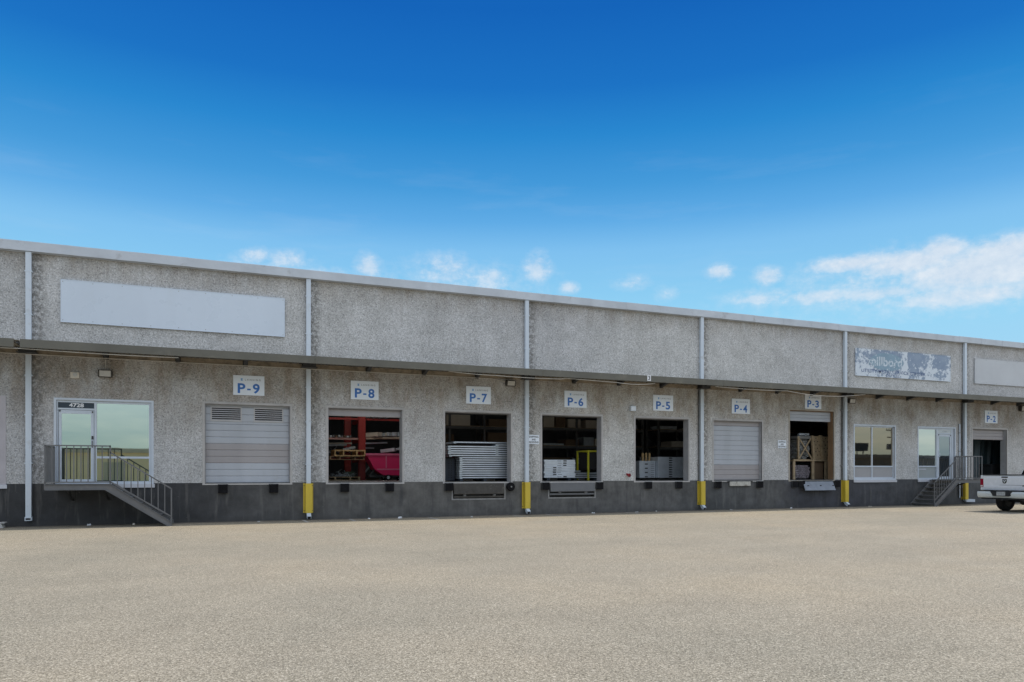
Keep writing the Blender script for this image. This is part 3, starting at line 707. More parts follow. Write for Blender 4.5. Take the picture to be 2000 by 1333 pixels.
m.poly([(ox+ra*math.cos(2*math.pi*i/40), -0.0665, oz+rb*math.sin(2*math.pi*i/40)) for i in range(40)]); m.build('oval_emblem', OV, FS)
FADEW = flaky_mat('faded_white_letters', (0.56, 0.63, 0.69), (0.23, 0.34, 0.43), 0.53)
FADEB = flaky_mat('faded_blue_letters', (0.09, 0.14, 0.28), (0.50, 0.56, 0.62), 0.54)
text_mesh('millbord', 2.05, 0.42, 28.22, 6.47, -0.0695, FADEW, 'faded_lettering', FS, bold=0.02)
text_mesh('UTILITY METAL SERVICE CENTER', 4.0, 0.155, 26.75, 6.02, -0.0675, FADEB, 'faded_lettering', FS, bold=0.012, align='L')
text_mesh('DEPT. EL', 0.85, 0.11, 28.25, 5.86, -0.0675, FADEB, 'faded_lettering', FS, bold=0.01, align='L')
for x, z, lb in ((10.92, 2.69, 'small white shipping and receiving sign tucked behind the downspout left of door P-6'), (22.33, 2.685, 'small white shipping and receiving sign left of door P-3')):
    t = thing('notice_sign', (x, -0.02, z-0.17), lb, 'sign', 'shipping and receiving notices')
    m = MB(); m.box(x-0.22, x+0.22, -0.022, -0.012, z-0.165, z+0.165, 0.003); m.build('board', SIGNW, t)
    for dz, s, wd in ((0.095, 'SHIPPING', 0.37), (0.0, 'AND', 0.16), (-0.095, 'RECEIVING', 0.38)):
        text_mesh(s, wd, 0.068, x, z+dz, -0.0245, BLACKT, 'lettering', t, bold=0.02)
t = thing('number_plate', (14.89, CY-0.01, 4.83), 'small white plate with a black 3 on the canopy edge', 'sign')
m = MB(); m.box(14.815, 14.965, CY-0.012, CY-0.003, 4.83, 5.035, 0.002); m.build('board', WHITET, t)
text_mesh('3', 0.085, 0.15, 14.89, 4.935, CY-0.0135, BLACKT, 'lettering', t, bold=0.02)

# ------------------------------------------------------------------ wall lamps and boxes
def floodlight(x, z, wd, lb, arm=True, y=-0.10, ry=0.0):
    t = thing('floodlight', (x, 0, z), lb, 'floodlight', 'wall floodlights under the canopy')
    m = MB(); h = wd*0.62
    m.prism([(-0.02, z-h*0.35), (-0.02, z+h*0.4), (-0.11, z+h/2), (-0.20, z+h*0.42), (-0.16, z-h/2), (-0.10, z-h/2)], x-wd/2, x+wd/2, 'x', 0.012); m.build('housing', LAMPB, t)
    m = MB(); m.prism([(-0.1985, z+h*0.33), (-0.1645, z-h*0.40), (-0.1720, z-h*0.41), (-0.2060, z+h*0.32)], x-wd*0.40, x+wd*0.40, 'x'); m.build('lens', LAMPG, t)
    if arm: m = MB(); m.cyl((x, -0.04, z+h*0.4), (x, -0.04, 4.84), 0.014, 8); m.build('conduit_drop', WIRE, t)
floodlight(-2.66, 4.36, 0.36, 'bronze floodlight on a thin drop pipe above the 4728 entrance')
floodlight(9.98, 4.66, 0.34, 'bronze floodlight right of sign P-7', arm=False)
floodlight(26.12, 4.63, 0.36, 'small dark floodlight beside the downspout right of sign P-3', arm=False)
floodlight(37.55, 4.68, 0.50, 'floodlight at the right edge of the photo beyond sign P-2', arm=False)
t = thing('sensor_box', (-3.43, 0, 4.19), 'small beige sensor box left of the floodlight above the 4728 entrance', 'sensor')
m = MB(); m.box(-3.54, -3.32, -0.11, -0.003, 4.19, 4.36, 0.012); m.build('housing', BEIGE, t)
m = MB(); m.cyl((-3.42, -0.125, 4.29), (-3.42, -0.11, 4.29), 0.055, 16); m.build('sensor_eye', LAMPG, t)
t = thing('junction_box', (15.03, 0, 3.84), 'small white electrical box left of sign P-5', 'electrical box')
m = MB(); m.box(14.92, 15.15, -0.12, -0.003, 3.84, 4.03, 0.01); m.build('housing', PIPE, t)
m = MB(); m.box(14.935, 15.135, -0.128, -0.121, 3.855, 4.015, 0.003); m.build('cover', SIGNW, t)
t = thing('red_valve', (14.81, 0, 1.40), 'small red fire valve on the wall left of door P-5', 'valve')
m = MB(); m.cyl((14.81, -0.004, 1.42), (14.81, -0.10, 1.42), 0.03, 10); m.cyl((14.81, -0.07, 1.42), (14.74, -0.12, 1.47), 0.022, 8); m.build('body', REDV, t)
m = MB(); m.ring((14.84, -0.12, 1.40), 'y', 0.035, 0.07, 0.13, 14); m.build('hand_wheel', REDV, t)
# slack white cables hung beneath the canopy
def sag(x0, x1, z0, z1, dip, y, n=14): return [(x0+(x1-x0)*i/n, y, z0+(z1-z0)*i/n - dip*4*(i/n)*(1-i/n)) for i in range(n+1)]
def cable(spans, lb, y=-1.32, r=0.012):
    pts = []
    for s in spans: pts += sag(*s, y)[(1 if pts else 0):]
    m = MB(); m.tube(pts, r, 6); return tag(m.build('cable', WIRE, None, org=pts[0], smooth=True), lb, 'cable', 'white cables strung under the canopy')
cable([(-8, -4.5, 4.79, 4.78, 0.02), (-4.5, -0.7, 4.78, 4.76, 0.02)], 'white cable under the canopy above the 4728 entrance')
cable([(7.3, 9.0, 4.80, 4.74, 0.02), (9.0, 11.4, 4.74, 4.74, 0.02), (11.4, 13.6, 4.78, 4.72, 0.0), (13.6, 15.2, 4.72, 4.76, 0.05)], 'white cable sagging under the canopy from sign P-8 to sign P-5')
cable([(17.9, 21.4, 4.77, 4.75, 0.03), (21.4, 25.6, 4.75, 4.78, 0.14)], 'white cable drooping under the canopy above sign P-3')
m = MB(); m.tube([(-9, -0.07, 4.81), (-4.7, -0.16, 4.80), (-0.9, -0.07, 4.80), (3.0, -0.16, 4.79), (7.0, -0.07, 4.80), (9.2, -0.07, 4.80), (9.8, -0.06, 4.72)], 0.013, 6)
tag(m.build('cable', WIRE, None, org=(-9, -0.07, 4.81), smooth=True), 'thin wall conduit along the ledger from the left edge to the P-7 floodlight', 'cable', 'white cables strung under the canopy')

# ------------------------------------------------------------------ dock bumpers and levelers
def make_bumper(x, lb, wd=0.29):
    t = thing('dock_bumper', (x, 0, 0.88), lb, 'dock bumper', 'black rubber dock bumpers')
    m = MB(); n = 9; z0, z1 = 0.875, 1.145
    for i in range(n):                                         # laminated pads
        xa = x-wd/2+0.012+i*(wd-0.024)/n
        m.box(xa, xa+(wd-0.024)/n-0.003, -0.115-random.uniform(0, 0.006), -0.012, z0+random.uniform(0, 0.006), z1-random.uniform(0, 0.006))
    m.box(x-wd/2+0.012, x+wd/2-0.012, -0.105, -0.011, z0+0.01, z1-0.01); m.build('rubber_pads', RUBBER, t)
    for s in (-1, 1):
        m = MB(); xe = x+s*wd/2
        m.box(min(xe, xe-s*0.010), max(xe, xe-s*0.010), -0.10, -0.004, z0, z1); m.build('steel_angle', STEELD, t)
    m = MB(); m.cyl((x-wd/2-0.004, -0.06, 1.08), (x+wd/2+0.004, -0.06, 1.08), 0.010, 8); m.cyl((x-wd/2-0.004, -0.06, 0.94), (x+wd/2+0.004, -0.06, 0.94), 0.010, 8); m.build('tie_rods', STEELD, t)
    return t
bp = make_bumper(0.50, 'black rubber dock bumper at the left below door P-9')
for x, lb in ((1.98, 'at the right below door P-9'), (4.18, 'at the left below door P-8'), (5.66, 'at the right below door P-8'), (7.72, 'at the left of the P-7 dock plate'),
              (11.37, 'at the left of the P-6 dock plate'), (13.60, 'at the right of the P-6 dock plate'), (15.74, 'at the left below door P-5'), (17.14, 'at the right below door P-5'),
              (19.02, 'at the left below door P-4'), (21.13, 'at the right below door P-4'), (22.98, 'far left below door P-3'), (23.36, 'immediately left of the tilted grey plate'), (25.33, 'at the right below door P-3'), (35.0, 'below door P-2, hidden behind the truck')):
    if 'hidden' not in lb: again(bp, x-0.50, 'black rubber dock bumper '+lb)
t = thing('dock_bumper', (10.0, 0, 0.86), 'round worn black rubber dock bumper at the right of the P-7 dock plate', 'dock bumper', 'black rubber dock bumpers')
m = MB(); m.ring((10.0, -0.075, 1.0), 'y', 0.03, 0.16, 0.13, 24); m.build('rubber_ring', RUBBER, t, smooth=True)
m = MB(); m.cyl((10.0, -0.16, 1.0), (10.0, -0.004, 1.0), 0.028, 8); m.build('bolt', ANGLE, t)
def leveler(a, b, z0, lb, lipz, m_):
    t = thing('dock_leveler', ((a+b)/2, 0, z0), lb, 'dock plate')
    m = MB(); m.box(a-0.05, a, -0.012, 0.0-0.002, z0-0.05, ZD-0.07); m.box(b, b+0.05, -0.012, -0.002, z0-0.05, ZD-0.07); m.box(a, b, -0.012, -0.002, z0-0.05, z0); m.build('pit_frame', ANGLE, t)
    m = MB(); m.prism([(-0.05, ZD-0.072), (0.0, ZD-0.055), (0.10, ZD-0.055), (0.02, lipz), (-0.075, lipz), (-0.085, lipz+0.02)], a+0.02, b-0.02, 'x'); lp = m.build('lip', m_, t)
    m = MB()
    for i in range(3): m.box(a+0.05, b-0.05, 0.15+0.1*i, 0.17+0.1*i, z0+0.02, ZD-0.08)
    m.build('support_frame', STEELD, t)
    for x in (a+(b-a)*0.22, a+(b-a)*0.80):
        m = MB(); m.prism([(-0.06, lipz-0.03), (-0.02, lipz+0.02), (0.05, lipz-0.06), (0.0, lipz-0.10)], x-0.05, x+0.05, 'x', 0.006); m.build('lip_latch', ANGLE, t)
    m = MB(); m.box(a+0.02, b-0.02, -0.028, 0.30, lipz-0.115, lipz-0.055); m.build('toe_guard', m_, t)
leveler(7.88, 9.78, 0.60, 'dock plate with dark scuffed lip folded down under door P-7', 0.745, LIPM)
leveler(11.55, 13.41, 0.60, 'dock plate with grey lip folded down under door P-6', 0.80, STEEL)
t = thing('dock_plate', (20.1, 0, 0.95), 'scuffed whitish steel plate between the bumpers below door P-4', 'dock plate')
m = MB(); m.box(19.60, 20.63, -0.085, -0.004, 0.955, 1.135, 0.008); m.build('plate', LIPW, t)
m = MB(); m.box(19.30, 20.85, -0.03, -0.004, 1.10, 1.12); m.cyl((19.5, -0.045, 1.14), (20.75, -0.045, 1.14), 0.02, 8); m.build('hinge_rail', STEELD, t)
t = thing('dock_plate', (24.25, 0, 0.74), 'grey steel dock plate hanging tilted outward below door P-3', 'dock plate')
m = MB(); v = [(23.45, -0.03, 1.125), (25.12, -0.03, 1.125), (25.02, -0.30, 0.745), (23.33, -0.30, 0.745)]
m.poly(v); v2 = [(p[0], p[1]+0.02, p[2]-0.008) for p in v]; m.poly(v2, flip=True)
for i in range(4): m.poly([v[i], v2[i], v2[(i+1) % 4], v[(i+1) % 4]], flip=False)
m.recalc = True; m.build('plate', LIPG, t)
m = MB(); m.cyl((23.45, -0.03, 1.135), (25.12, -0.03, 1.135), 0.02, 8)
for x in (23.6, 24.3, 25.0): m.box(x-0.03, x+0.03, -0.20, -0.004, 0.93, 0.96)
m.build('hinge_rail', STEELD, t)
t = thing('splash_block', (-5.3, -0.35, 0), 'small pale splash block on the ground at the left edge', 'splash block')
m = MB(); m.prism([(-5.62, 0.0), (-5.58, 0.13), (-5.10, 0.13), (-5.05, 0.0)], -0.55, -0.25, 'y', 0.012); m.build('block', CONCB, t)
m = MB(); m.box(-5.66, -5.02, -0.56, -0.24, 0.125, 0.155, 0.008); m.build('rim', CONCB, t)

# ------------------------------------------------------------------ stairs
def stairs(xo, xb, xf, lb):
    """landing from xo (outer end) to xb, flight falling from xb to xf at ground; 1.4 m deep"""
    s = 1 if xf > xb else -1; Y = -1.40
    t = thing('metal_stairs', ((xo+xb)/2, -0.7, 0), lb, 'stairs', 'steel stairs up to the office entrances')
    lo, hi = min(xo, xb), max(xo, xb)
    m = MB(); m.box(lo, hi, Y+0.05, -0.06, 1.135, 1.165); m.build('landing', STEEL, t)
    n = 6; dx = (xf-xb)/(n+0.2); dz = 1.10/(n+0.4)
    for i in range(1, n+1):
        xa = xb+dx*(i-0.95); z = 1.165-dz*i
        m = MB(); m.box(min(xa, xa+dx*1.05), max(xa, xa+dx*1.05), Y+0.05, -0.20, z-0.035, z, 0.004); m.build('tread', STEEL, t)
    for yy in (Y, -0.20):
        m = MB(); 
        pts = [(xo, 1.03), (xb-s*0.10, 1.03), (xf-s*0.10, 0.0), (xf+s*0.02, 0.0), (xf+s*0.02, 0.10), (xb+s*0.05, 1.185), (xo, 1.185)]
        m.prism(pts, yy, yy+0.008, 'y')
        m.prism([(xo, 1.03), (xb-s*0.10, 1.03), (xf-s*0.10, 0.0), (xf-s*0.083, 0.0), (xb-s*0.095, 1.042), (xo, 1.042)], yy-0.03, yy, 'y')
        m.prism([(xo, 1.173), (xb+s*0.045, 1.173), (xf+s*0.02, 0.085), (xf+s*0.02, 0.10), (xb+s*0.05, 1.185), (xo, 1.185)], yy-0.03, yy, 'y')
        m.build('stringer', STEEL, t)
    m = MB(); m.box(xo-0.004 if s > 0 else xo-0.004, xo+0.004, Y+0.009, -0.06, 1.03, 1.185); m.build('end_channel', STEEL, t)
    for xx in (xo+s*0.45, xb-s*0.15):
        m = MB(); m.bar((xx, -0.9, 1.03), (xx, -0.02, 0.72), 0.05, 0.05); m.box(xx-0.04, xx+0.04, -0.02, -0.004, 0.66, 1.02); m.build('wall_brace', STEELD, t)
    Yr = Y+0.02; q = 0.034
    zt, zb = 2.23, 1.245
    rails = [((xo, Yr, zt), (xb+s*0.04, Yr, zt)), ((xo, Yr, zb), (xb+s*0.04, Yr, zb)), ((xb+s*0.02, Yr, 2.06), (xf, Yr, 1.05)), ((xb+s*0.04, Yr, zb), (xf-s*0.01, Yr, 0.27)),
             ((xo, Yr, zt), (xo, -0.06, zt)), ((xo, Yr, zb), (xo, -0.06, zb))]
    for a, b in rails:
        m = MB(); m.bar(a, b, q, q); m.build('handrail', STEEL, t)
    for px, za, zz in ((xo, 1.05, zt+0.017), (xb+s*0.025, 1.05, zt+0.017), (xf, 0.0, 1.065)):
        m = MB(); m.box(px-q/2, px+q/2, Yr-q/2, Yr+q/2, za, zz); m.build('post', STEEL, t)
    m = MB(); m.box(xo-q/2, xo+q/2, -0.06-q/2, -0.06+q/2, 1.05, zt+0.017); m.build('post', STEEL, t)
    r = 0.011
    k = 1
    nb = 9
    for k in range(1, nb):
        x = xo+(xb-xo)*k/nb
        m = MB(); m.box(x-r, x+r, Yr-r, Yr+r, zb, zt); m.build('baluster', STEEL, t)
    nf = 9
    for k in range(1, nf):
        f = k/nf; x = xb+s*0.03+(xf-xb-s*0.03)*f
        m = MB(); m.box(x-r, x+r, Yr-r, Yr+r, zb+(0.27-zb)*f, 2.06+(1.05-2.06)*f); m.build('baluster', STEEL, t)
    for k in range(1, 10):
        y = Yr+(-0.06-Yr)*k/10
        m = MB(); m.box(xo-r, xo+r, y-r, y+r, zb, zt); m.build('baluster', STEEL, t)
    return t
stairs(-3.94, -2.43, -0.88, 'dark grey steel stairs and landing at the 4728 entrance')
stairs(32.70, 31.02, 29.63, 'dark grey steel stairs and landing at the right entrance beside the truck')

# ------------------------------------------------------------------ things inside the warehouse
ORD = ['bottom', 'second from the bottom', 'third from the bottom', 'fourth from the bottom', 'fifth from the bottom', 'sixth from the bottom', 'seventh from the bottom', 'eighth from the bottom', 'ninth from the bottom', 'topmost']
# P-7: aluminium planks
def make_plank(x0, x1, y0, y1, z0, h, lb, group, end=True):
    t = thing('aluminium_plank', (x0, y0, z0), lb, 'plank', group)
    m = MB(); m.prism([(y0+0.05, z0+h*0.42), (y0-0.004, z0+h*0.44), (y0-0.004, z0+h-0.006), (y0+0.01, z0+h-0.003), (y1, z0+h-0.003), (y1, z0+h*0.42)], x0+0.008, x1, 'x'); m.build('deck', ALU, t)
    m = MB(); m.box(x0+0.02, x1-0.01, y0+0.08, y1-0.05, z0+0.002, z0+h*0.415); m.build('gap_shade_web', BUNDARK, t)  # coloured near black to paint in the shade between planks
    if end:
        m = MB(); m.prism([(y0-0.008, z0+0.008), (y0-0.008, z0+h-0.008), (y1, z0+h-0.008), (y1, z0+0.008)], x0-0.006, x0+0.10, 'x', 0.003); m.build('end_plate', ALU2, t)
    return t
z = 1.27; h = 0.0785; p0 = None
for i in range(10):
    lb = 'aluminium plank in the tall lower stack in doorway P-7, '+ORD[i]+' of ten'
    if i == 0: p0 = make_plank(8.33, 11.2, 0.60, 1.85, z, h, lb, 'aluminium planks stacked in doorway P-7')
    else: again(p0, random.uniform(-0.012, 0.012), lb, dy=random.uniform(-0.01, 0.01), dz=i*h)
z = 1.27+10*h
for i, (xl, yy) in enumerate(((7.93, 0.56), (7.87, 0.50), (7.88, 0.50), (7.86, 0.50), (7.87, 0.50))):
    lb = 'shorter aluminium plank shifted left on top of the P-7 stack, '+('bottom', 'second', 'third', 'fourth', 'topmost')[i]+' of five'
    make_plank(xl, 9.66 if i else 11.2, yy, 1.7, z, h, lb, 'aluminium planks stacked in doorway P-7'); z += h
z2 = 1.27+11*h
for i in range(5):
    make_plank(9.71, 11.2, 0.62, 1.7, z2, h, 'aluminium plank in the right hand pile behind jamb P-7, '+ORD[i]+' of five', 'aluminium planks stacked in doorway P-7'); z2 += h
make_plank(8.15, 11.3, 0.75, 1.7, z2+0.004-0.0785+0.0785, h, 'aluminium plank lying across the very top of the P-7 stack', 'aluminium planks stacked in doorway P-7')
t = thing('dunnage_skid', (9, 1.2, ZD), 'dark low skid beneath the aluminium planks in doorway P-7', 'skid')
for x in (8.4, 9.3, 10.2, 11.0):
    m = MB(); m.box(x-0.06, x+0.06, 0.62, 1.8, ZD, 1.268, 0.004); m.build('runner', BUNDARK, t)
t = thing('shaded_pile_end', (8.05, 1.7, ZD), 'dark block coloured as the shaded left end of the plank pile in doorway P-7', 'bundle')
m = MB(); m.box(7.75, 8.27, 0.95, 2.6, ZD+0.02, 2.02, 0.02); m.build('shade_coloured_end', BUNDARK, t)  # dark colour stands in for shade on the pile's left end
m = MB()
for i in range(8):
    for k in range(2): m.box(8.02+k*0.10, 8.05+k*0.10, 0.944, 0.949, 1.30+i*0.085, 1.34+i*0.085)
m.build('slots', DARK, t)
# P-6: long white boxes
def make_box(x0, x1, y0, y1, z0, h, lx, lb, group, lab=True):
    t = thing('long_carton', (x0, y0, z0), lb, 'carton', group)
    m = MB(); m.box(x0, x1, y0, y1, z0+0.002, z0+h-0.002, 0.006); m.build('carton', ALU, t)
    m = MB(); m.box(x0+0.55, x0+0.72, y0-0.003, y0-0.0005, z0+h*0.35, z0+h*0.6); m.build('print', GREYT, t)
    if lab: m = MB(); m.box(lx, lx+0.14, y0-0.004, y0-0.0006, z0+h*0.25, z0+h*0.75); m.build('label', BLACKT, t)
    return t
z = 1.30; h = 0.086
for i in range(8):
    lx = 12.62 if i in (0, 5, 6, 7) else 12.18
    j = random.uniform(-0.02, 0.02)
    make_box(11.82+j, 13.13+j, 1.0+random.uniform(-0.01, 0.02), 2.0, z, h, lx, 'white long carton in the stack of eight in doorway P-6, '+(ORD[:7]+['topmost'])[i], 'white cartons stacked in doorway P-6'); z += h
t = thing('dunnage_skid', (12.4, 1.5, ZD), 'low dark skid beneath the white cartons in doorway P-6', 'skid')
for x in (12.0, 12.9):
    m = MB(); m.box(x-0.06, x+0.06, 1.02, 1.98, ZD, 1.299, 0.004); m.build('runner', BUNDARK, t)
z = 1.26
for i in range(4):
    make_plank(13.22, 14.6 if i < 3 else 13.62, 1.5, 2.4, z, 0.078, 'aluminium plank in the low pile right of the white cartons, '+(ORD[:3]+['short topmost'])[i], 'low pile of planks in doorway P-6', end=False); z += 0.08
t = thing('dunnage_skid', (13.9, 1.9, ZD), 'low skid beneath the short plank pile right of the white cartons', 'skid')
for x in (13.4, 14.3):
    m = MB(); m.box(x-0.05, x+0.05, 1.52, 2.3, ZD, 1.259, 0.004); m.build('runner', BUNDARK, t)
YF = mat('yellow_green_frame_paint', (0.58, 0.55, 0.04), 0.45, 0, 0.08, 3)
t = thing('yellow_frame', (14.0, 1.2, ZD), 'yellow upright steel frame at the right side of doorway P-6', 'frame')
for (x, y) in ((13.80, 1.2), (14.30, 1.2), (13.80, 2.1), (14.30, 2.1)):
    m = MB(); m.box(x-0.03, x+0.03, y-0.03, y+0.03, ZD, 2.37); m.build('post', YF, t)
for a, b in (((13.80, 1.2), (14.30, 1.2)), ((13.80, 2.1), (14.30, 2.1)), ((13.80, 1.2), (13.80, 2.1)), ((14.30, 1.2), (14.30, 2.1))):
    m = MB(); m.bar((a[0], a[1], 2.34), (b[0], b[1], 2.34), 0.05, 0.05); m.build('rail', YF, t)
m = MB(); m.box(13.84, 14.27, 1.23, 2.05, 1.62, 2.28, 0.01); tag(m.build('black_cabinet', DARK, None, org=(14.05, 1.6, 1.62)), 'black cabinet standing inside the yellow frame in doorway P-6', 'cabinet')
# P-5: two dim piles
z = 1.28
for i in range(8):
    make_box(16.64, 17.40, 2.0, 3.2, z, 0.088, 16.9, 'grey carton in the lower left pile in doorway P-5, '+(ORD[:7]+['topmost'])[i], 'dim carton piles in doorway P-5', lab=(i % 2 == 0)); z += 0.088
z = 1.28
for i in range(9):
    make_box(17.42, 19.0, 1.8, 3.2, z, 0.097, 17.95, 'grey carton in the taller right pile in doorway P-5, '+(ORD[:8]+['topmost'])[i], 'dim carton piles in doorway P-5'); z += 0.097
for x, lb in ((17.0, 'left of the three short timber stakes on the P-5 carton pile'), (17.16, 'middle of the three short timber stakes on the P-5 carton pile'), (17.33, 'right of the three short timber stakes on the P-5 carton pile')):
    m = MB(); m.prism([(x-0.035, 1.985), (x+0.035, 1.985), (x+0.035, 2.30), (x, 2.33), (x-0.035, 2.30)], 2.3, 2.37, 'y'); tag(m.build('timber_stake', WOOD, None, org=(x, 2.33, 1.985)), lb, 'stake', 'timber stakes in doorway P-5')
# P-8: red cantilever rack, pallets, hopper cart, profiles
t = thing('cantilever_rack', (5.84, 6.0, ZD), 'red steel storage rack standing just inside doorway P-8', 'rack')
for x, y in ((5.84, 5.62), (5.62, 7.6), (8.9, 7.6)):
    m = MB(); m.box(x-0.13, x+0.13, y-0.12, y-0.105, ZD, 4.6); m.box(x-0.13, x+0.13, y+0.105, y+0.12, ZD, 4.6); m.box(x-0.01, x+0.01, y-0.105, y+0.105, ZD, 4.6); m.build('column', REDST, t)
for z in (2.05, 2.86, 3.66):
    for x in (5.84, 3.4, 8.9):
        m = MB(); y0 = 5.75 if x == 5.84 else 6.0; m.prism([(y0, z), (y0, z-0.10), (7.4, z-0.14), (7.4, z)], x-0.05, x+0.05, 'x'); m.build('arm', REDST, t)
    m = MB(); m.box(3.2, 5.70, 5.60, 5.68, z-0.045, z+0.035); m.box(5.97, 9.0, 5.60, 5.68, z-0.045 if z > 3 else z+0.0, z+0.035 if z > 3 else z+0.001+0.07); m.build('beam', REDST if z != 2.86 else mat('pale_pink_beam', (0.42, 0.24, 0.22), 0.6, 0, 0.15, 3), t)
m = MB(); m.box(5.65, 6.03, 5.4, 5.85, ZD, ZD+0.02); m.build('base_plate', REDST, t)
PINE = mat('pale_profile_timber', (0.50, 0.42, 0.33), 0.7, 0, 0.2, 3)
def profile(x0, y0, x1, y1, z, r, m_, lb, z1=None):
    m = MB(); z1 = z if z1 is None else z1
    m.bar((x0, y0, z), (x1, y1, z1), r*1.5, r); o = m.build('metal_profile', m_, None, org=(x0, y0, z)); return tag(o, lb, 'metal profile', 'long profiles on the rack in doorway P-8')
profile(6.0, 5.45, 7.35, 5.35, 2.87, 0.07, PINE, 'pale beige profile on the middle rack level, nearest the front', 2.92)
profile(6.0, 5.75, 6.9, 5.70, 2.68, 0.06, PIPE, 'grey profile just below the pale beige one', 2.72)
profile(6.0, 5.9, 6.4, 5.9, 2.50, 0.05, PIPE, 'short grey profile, lowest below the middle rack level')
profile(6.0, 5.85, 6.5, 5.2, 3.02, 0.16, BEIGE, 'boxy grey profile with a bright end on the middle rack level', 3.04)
profile(6.55, 5.8, 6.95, 5.3, 3.02, 0.13, ALU2, 'dull profile end in the middle of the rack level', 3.06)
profile(6.8, 5.8, 7.25, 5.3, 3.02, 0.14, ALU, 'bright profile end at the right of the rack level', 3.07)
profile(6.5, 5.0, 7.0, 4.7, 2.35, 0.13, ALU, 'bright aluminium profile resting over the magenta cart', 2.42)
profile(7.0, 5.0, 7.6, 4.9, 2.43, 0.09, ALU2, 'dull aluminium profile sticking out right over the magenta cart', 2.50)
def profile_bundle(specs, lb):
    t = thing('profile_bundle', specs[0][0], lb, 'profile bundle', 'bundles of profiles on the rack in doorway P-8')
    for (p, q, w_, h_, m_) in specs:
        m = MB(); m.bar(p, q, w_, h_); m.build('profile', m_, t)
    return t
profile_bundle([((6.62+0.07*i, 6.4, 2.985+0.018*(i % 2)), (6.70+0.07*i, 5.36-0.03*(i % 3), 3.02+0.02*(i % 3)), 0.05, 0.09+0.03*(i % 3), (ALU2, BEIGE, PIPE)[i % 3]) for i in range(9)], 'row of upright profile ends on the upper right rack level in doorway P-8')
profile_bundle([((6.15+0.10*i, 6.9, 3.75), (6.0+0.13*i, 5.5, 3.74+0.03*(i % 2)), 0.06, 0.06, (STEEL, PIPE)[i % 2]) for i in range(8)], 'dim profiles on the topmost right rack level in doorway P-8')
profile_bundle([((4.45+0.11*i, 7.0, 2.93+0.02*(i % 3)), (4.40+0.11*i, 5.62, 2.94+0.02*(i % 2)), 0.08, 0.07, (STEEL, BROWNB, ALU2)[i % 3]) for i in range(10)], 'dull profile ends on the middle left rack level in doorway P-8')
profile_bundle([((4.6, 6.1, 2.60), (5.3, 5.95, 2.62), 0.07, 0.06, PIPE), ((4.5, 6.3, 2.68), (5.55, 6.2, 2.70), 0.06, 0.05, BEIGE), ((5.15, 5.9, 2.42), (5.6, 5.7, 2.52), 0.10, 0.09, ALU)], 'loose pale profiles above the wooden pallet in doorway P-8')
profile_bundle([((6.05, 6.3, 1.25), (6.5, 6.1, 1.62), 0.05, 0.05, STEEL), ((6.0, 6.5, 1.3), (6.35, 6.4, 1.8), 0.06, 0.06, ALU2), ((6.1, 6.0, 1.22), (6.6, 5.9, 1.24), 0.12, 0.08, BROWNB)], 'leaning scrap profiles on the floor behind the magenta cart in doorway P-8')
def make_pallet(x0, y0, z0, lb, wd=1.2, m_=WOOD, dp=0.9, k=1.0):
    t = thing('wooden_pallet', (x0, y0, z0), lb, 'pallet', 'wooden pallets in doorway P-8')
    for i in range(7):
        m = MB(); yy = y0+i*(dp-0.1)/6; m.box(x0, x0+wd, yy, yy+0.09, z0+0.113*k+0.002, z0+0.113*k+0.026*k); m.build('top_board', m_, t)
    for i in range(4):
        m = MB(); xx = x0+(0, 0.27, 0.70, 0.96)[i]*wd
        m.prism([(y0, z0+0.022*k+0.001), (y0, z0+0.113*k), (y0+dp, z0+0.113*k), (y0+dp, z0+0.022*k+0.001)], xx, xx+0.05, 'x'); m.build('runner', m_, t)
    for yy in (y0, y0+dp-0.1):
        m = MB(); m.box(x0, x0+wd, yy, yy+0.1, z0, z0+0.022*k); m.build('bottom_board', m_, t)
    return t
make_pallet(4.62, 4.75, 2.14, 'pale wooden pallet lying on the shelf left of the red column, upper', 1.20, k=1.75)
make_pallet(4.45, 4.80, 2.00, 'brown wooden pallet beneath the pale one left of the red column', 1.35, mat('pallet_brown', (0.36, 0.24, 0.15), 0.8, 0, 0.25, 5))
make_pallet(4.30, 5.0, ZD+0.004, 'low wooden pallet on the floor left of the red column', 1.36, WOODD)
t = thing('scrap_heap', (5.0, 5.4, ZD+0.14), 'crumpled shiny offcuts heaped on the floor pallet in doorway P-8', 'scrap heap'); tag(t)
m = MB()
for i in range(70):
    a = random.uniform(0, 6.28); r = random.random()**0.7*0.5; z = ZD+0.15+max(0, 0.28*(1-r/0.5))*random.random()
    x, y = 5.0+r*1.1*math.cos(a), 5.45+0.5*r*math.sin(a); b = random.uniform(0, 3.1)
    m.bar((x, y, z), (x+0.16*math.cos(b), y+0.1*math.sin(b), z+random.uniform(-0.03, 0.09)), random.uniform(0.02, 0.06), 0.012)
m.build('offcuts', ALU, t)
t = thing('coil_heap', (5.1, 5.3, 2.42), 'loose shiny pieces lying behind the pallet on the rack shelf', 'scrap heap')
m = MB()
for i in range(34):
    x = random.choice((random.uniform(4.55, 4.95), random.uniform(5.3, 5.65))); y = random.uniform(5.95, 6.2); b = random.uniform(0, 3.1)
    z = 2.30+random.random()*0.28
    m.bar((x, y, z), (x+0.14*math.cos(b), y+0.1*math.sin(b), z+random.uniform(-0.06, 0.08)), random.uniform(0.02, 0.05), 0.012)
m.build('offcuts', ALU, t)
t = thing('hopper_cart', (6.9, 4.9, ZD), 'magenta plastic tilt hopper cart on small wheels in doorway P-8', 'cart')
m = MB()
prof = [(5.80, 2.20), (6.12, 1.62), (6.45, 1.40), (7.30, 1.38), (7.55, 1.5), (7.62, 2.22)]
y0, y1 = 4.45, 5.25
def hop(y, inset): return [(p[0], y, p[1]) for p in prof]
m.prism(prof, y0+0.0, y1, 'y', 0.03)
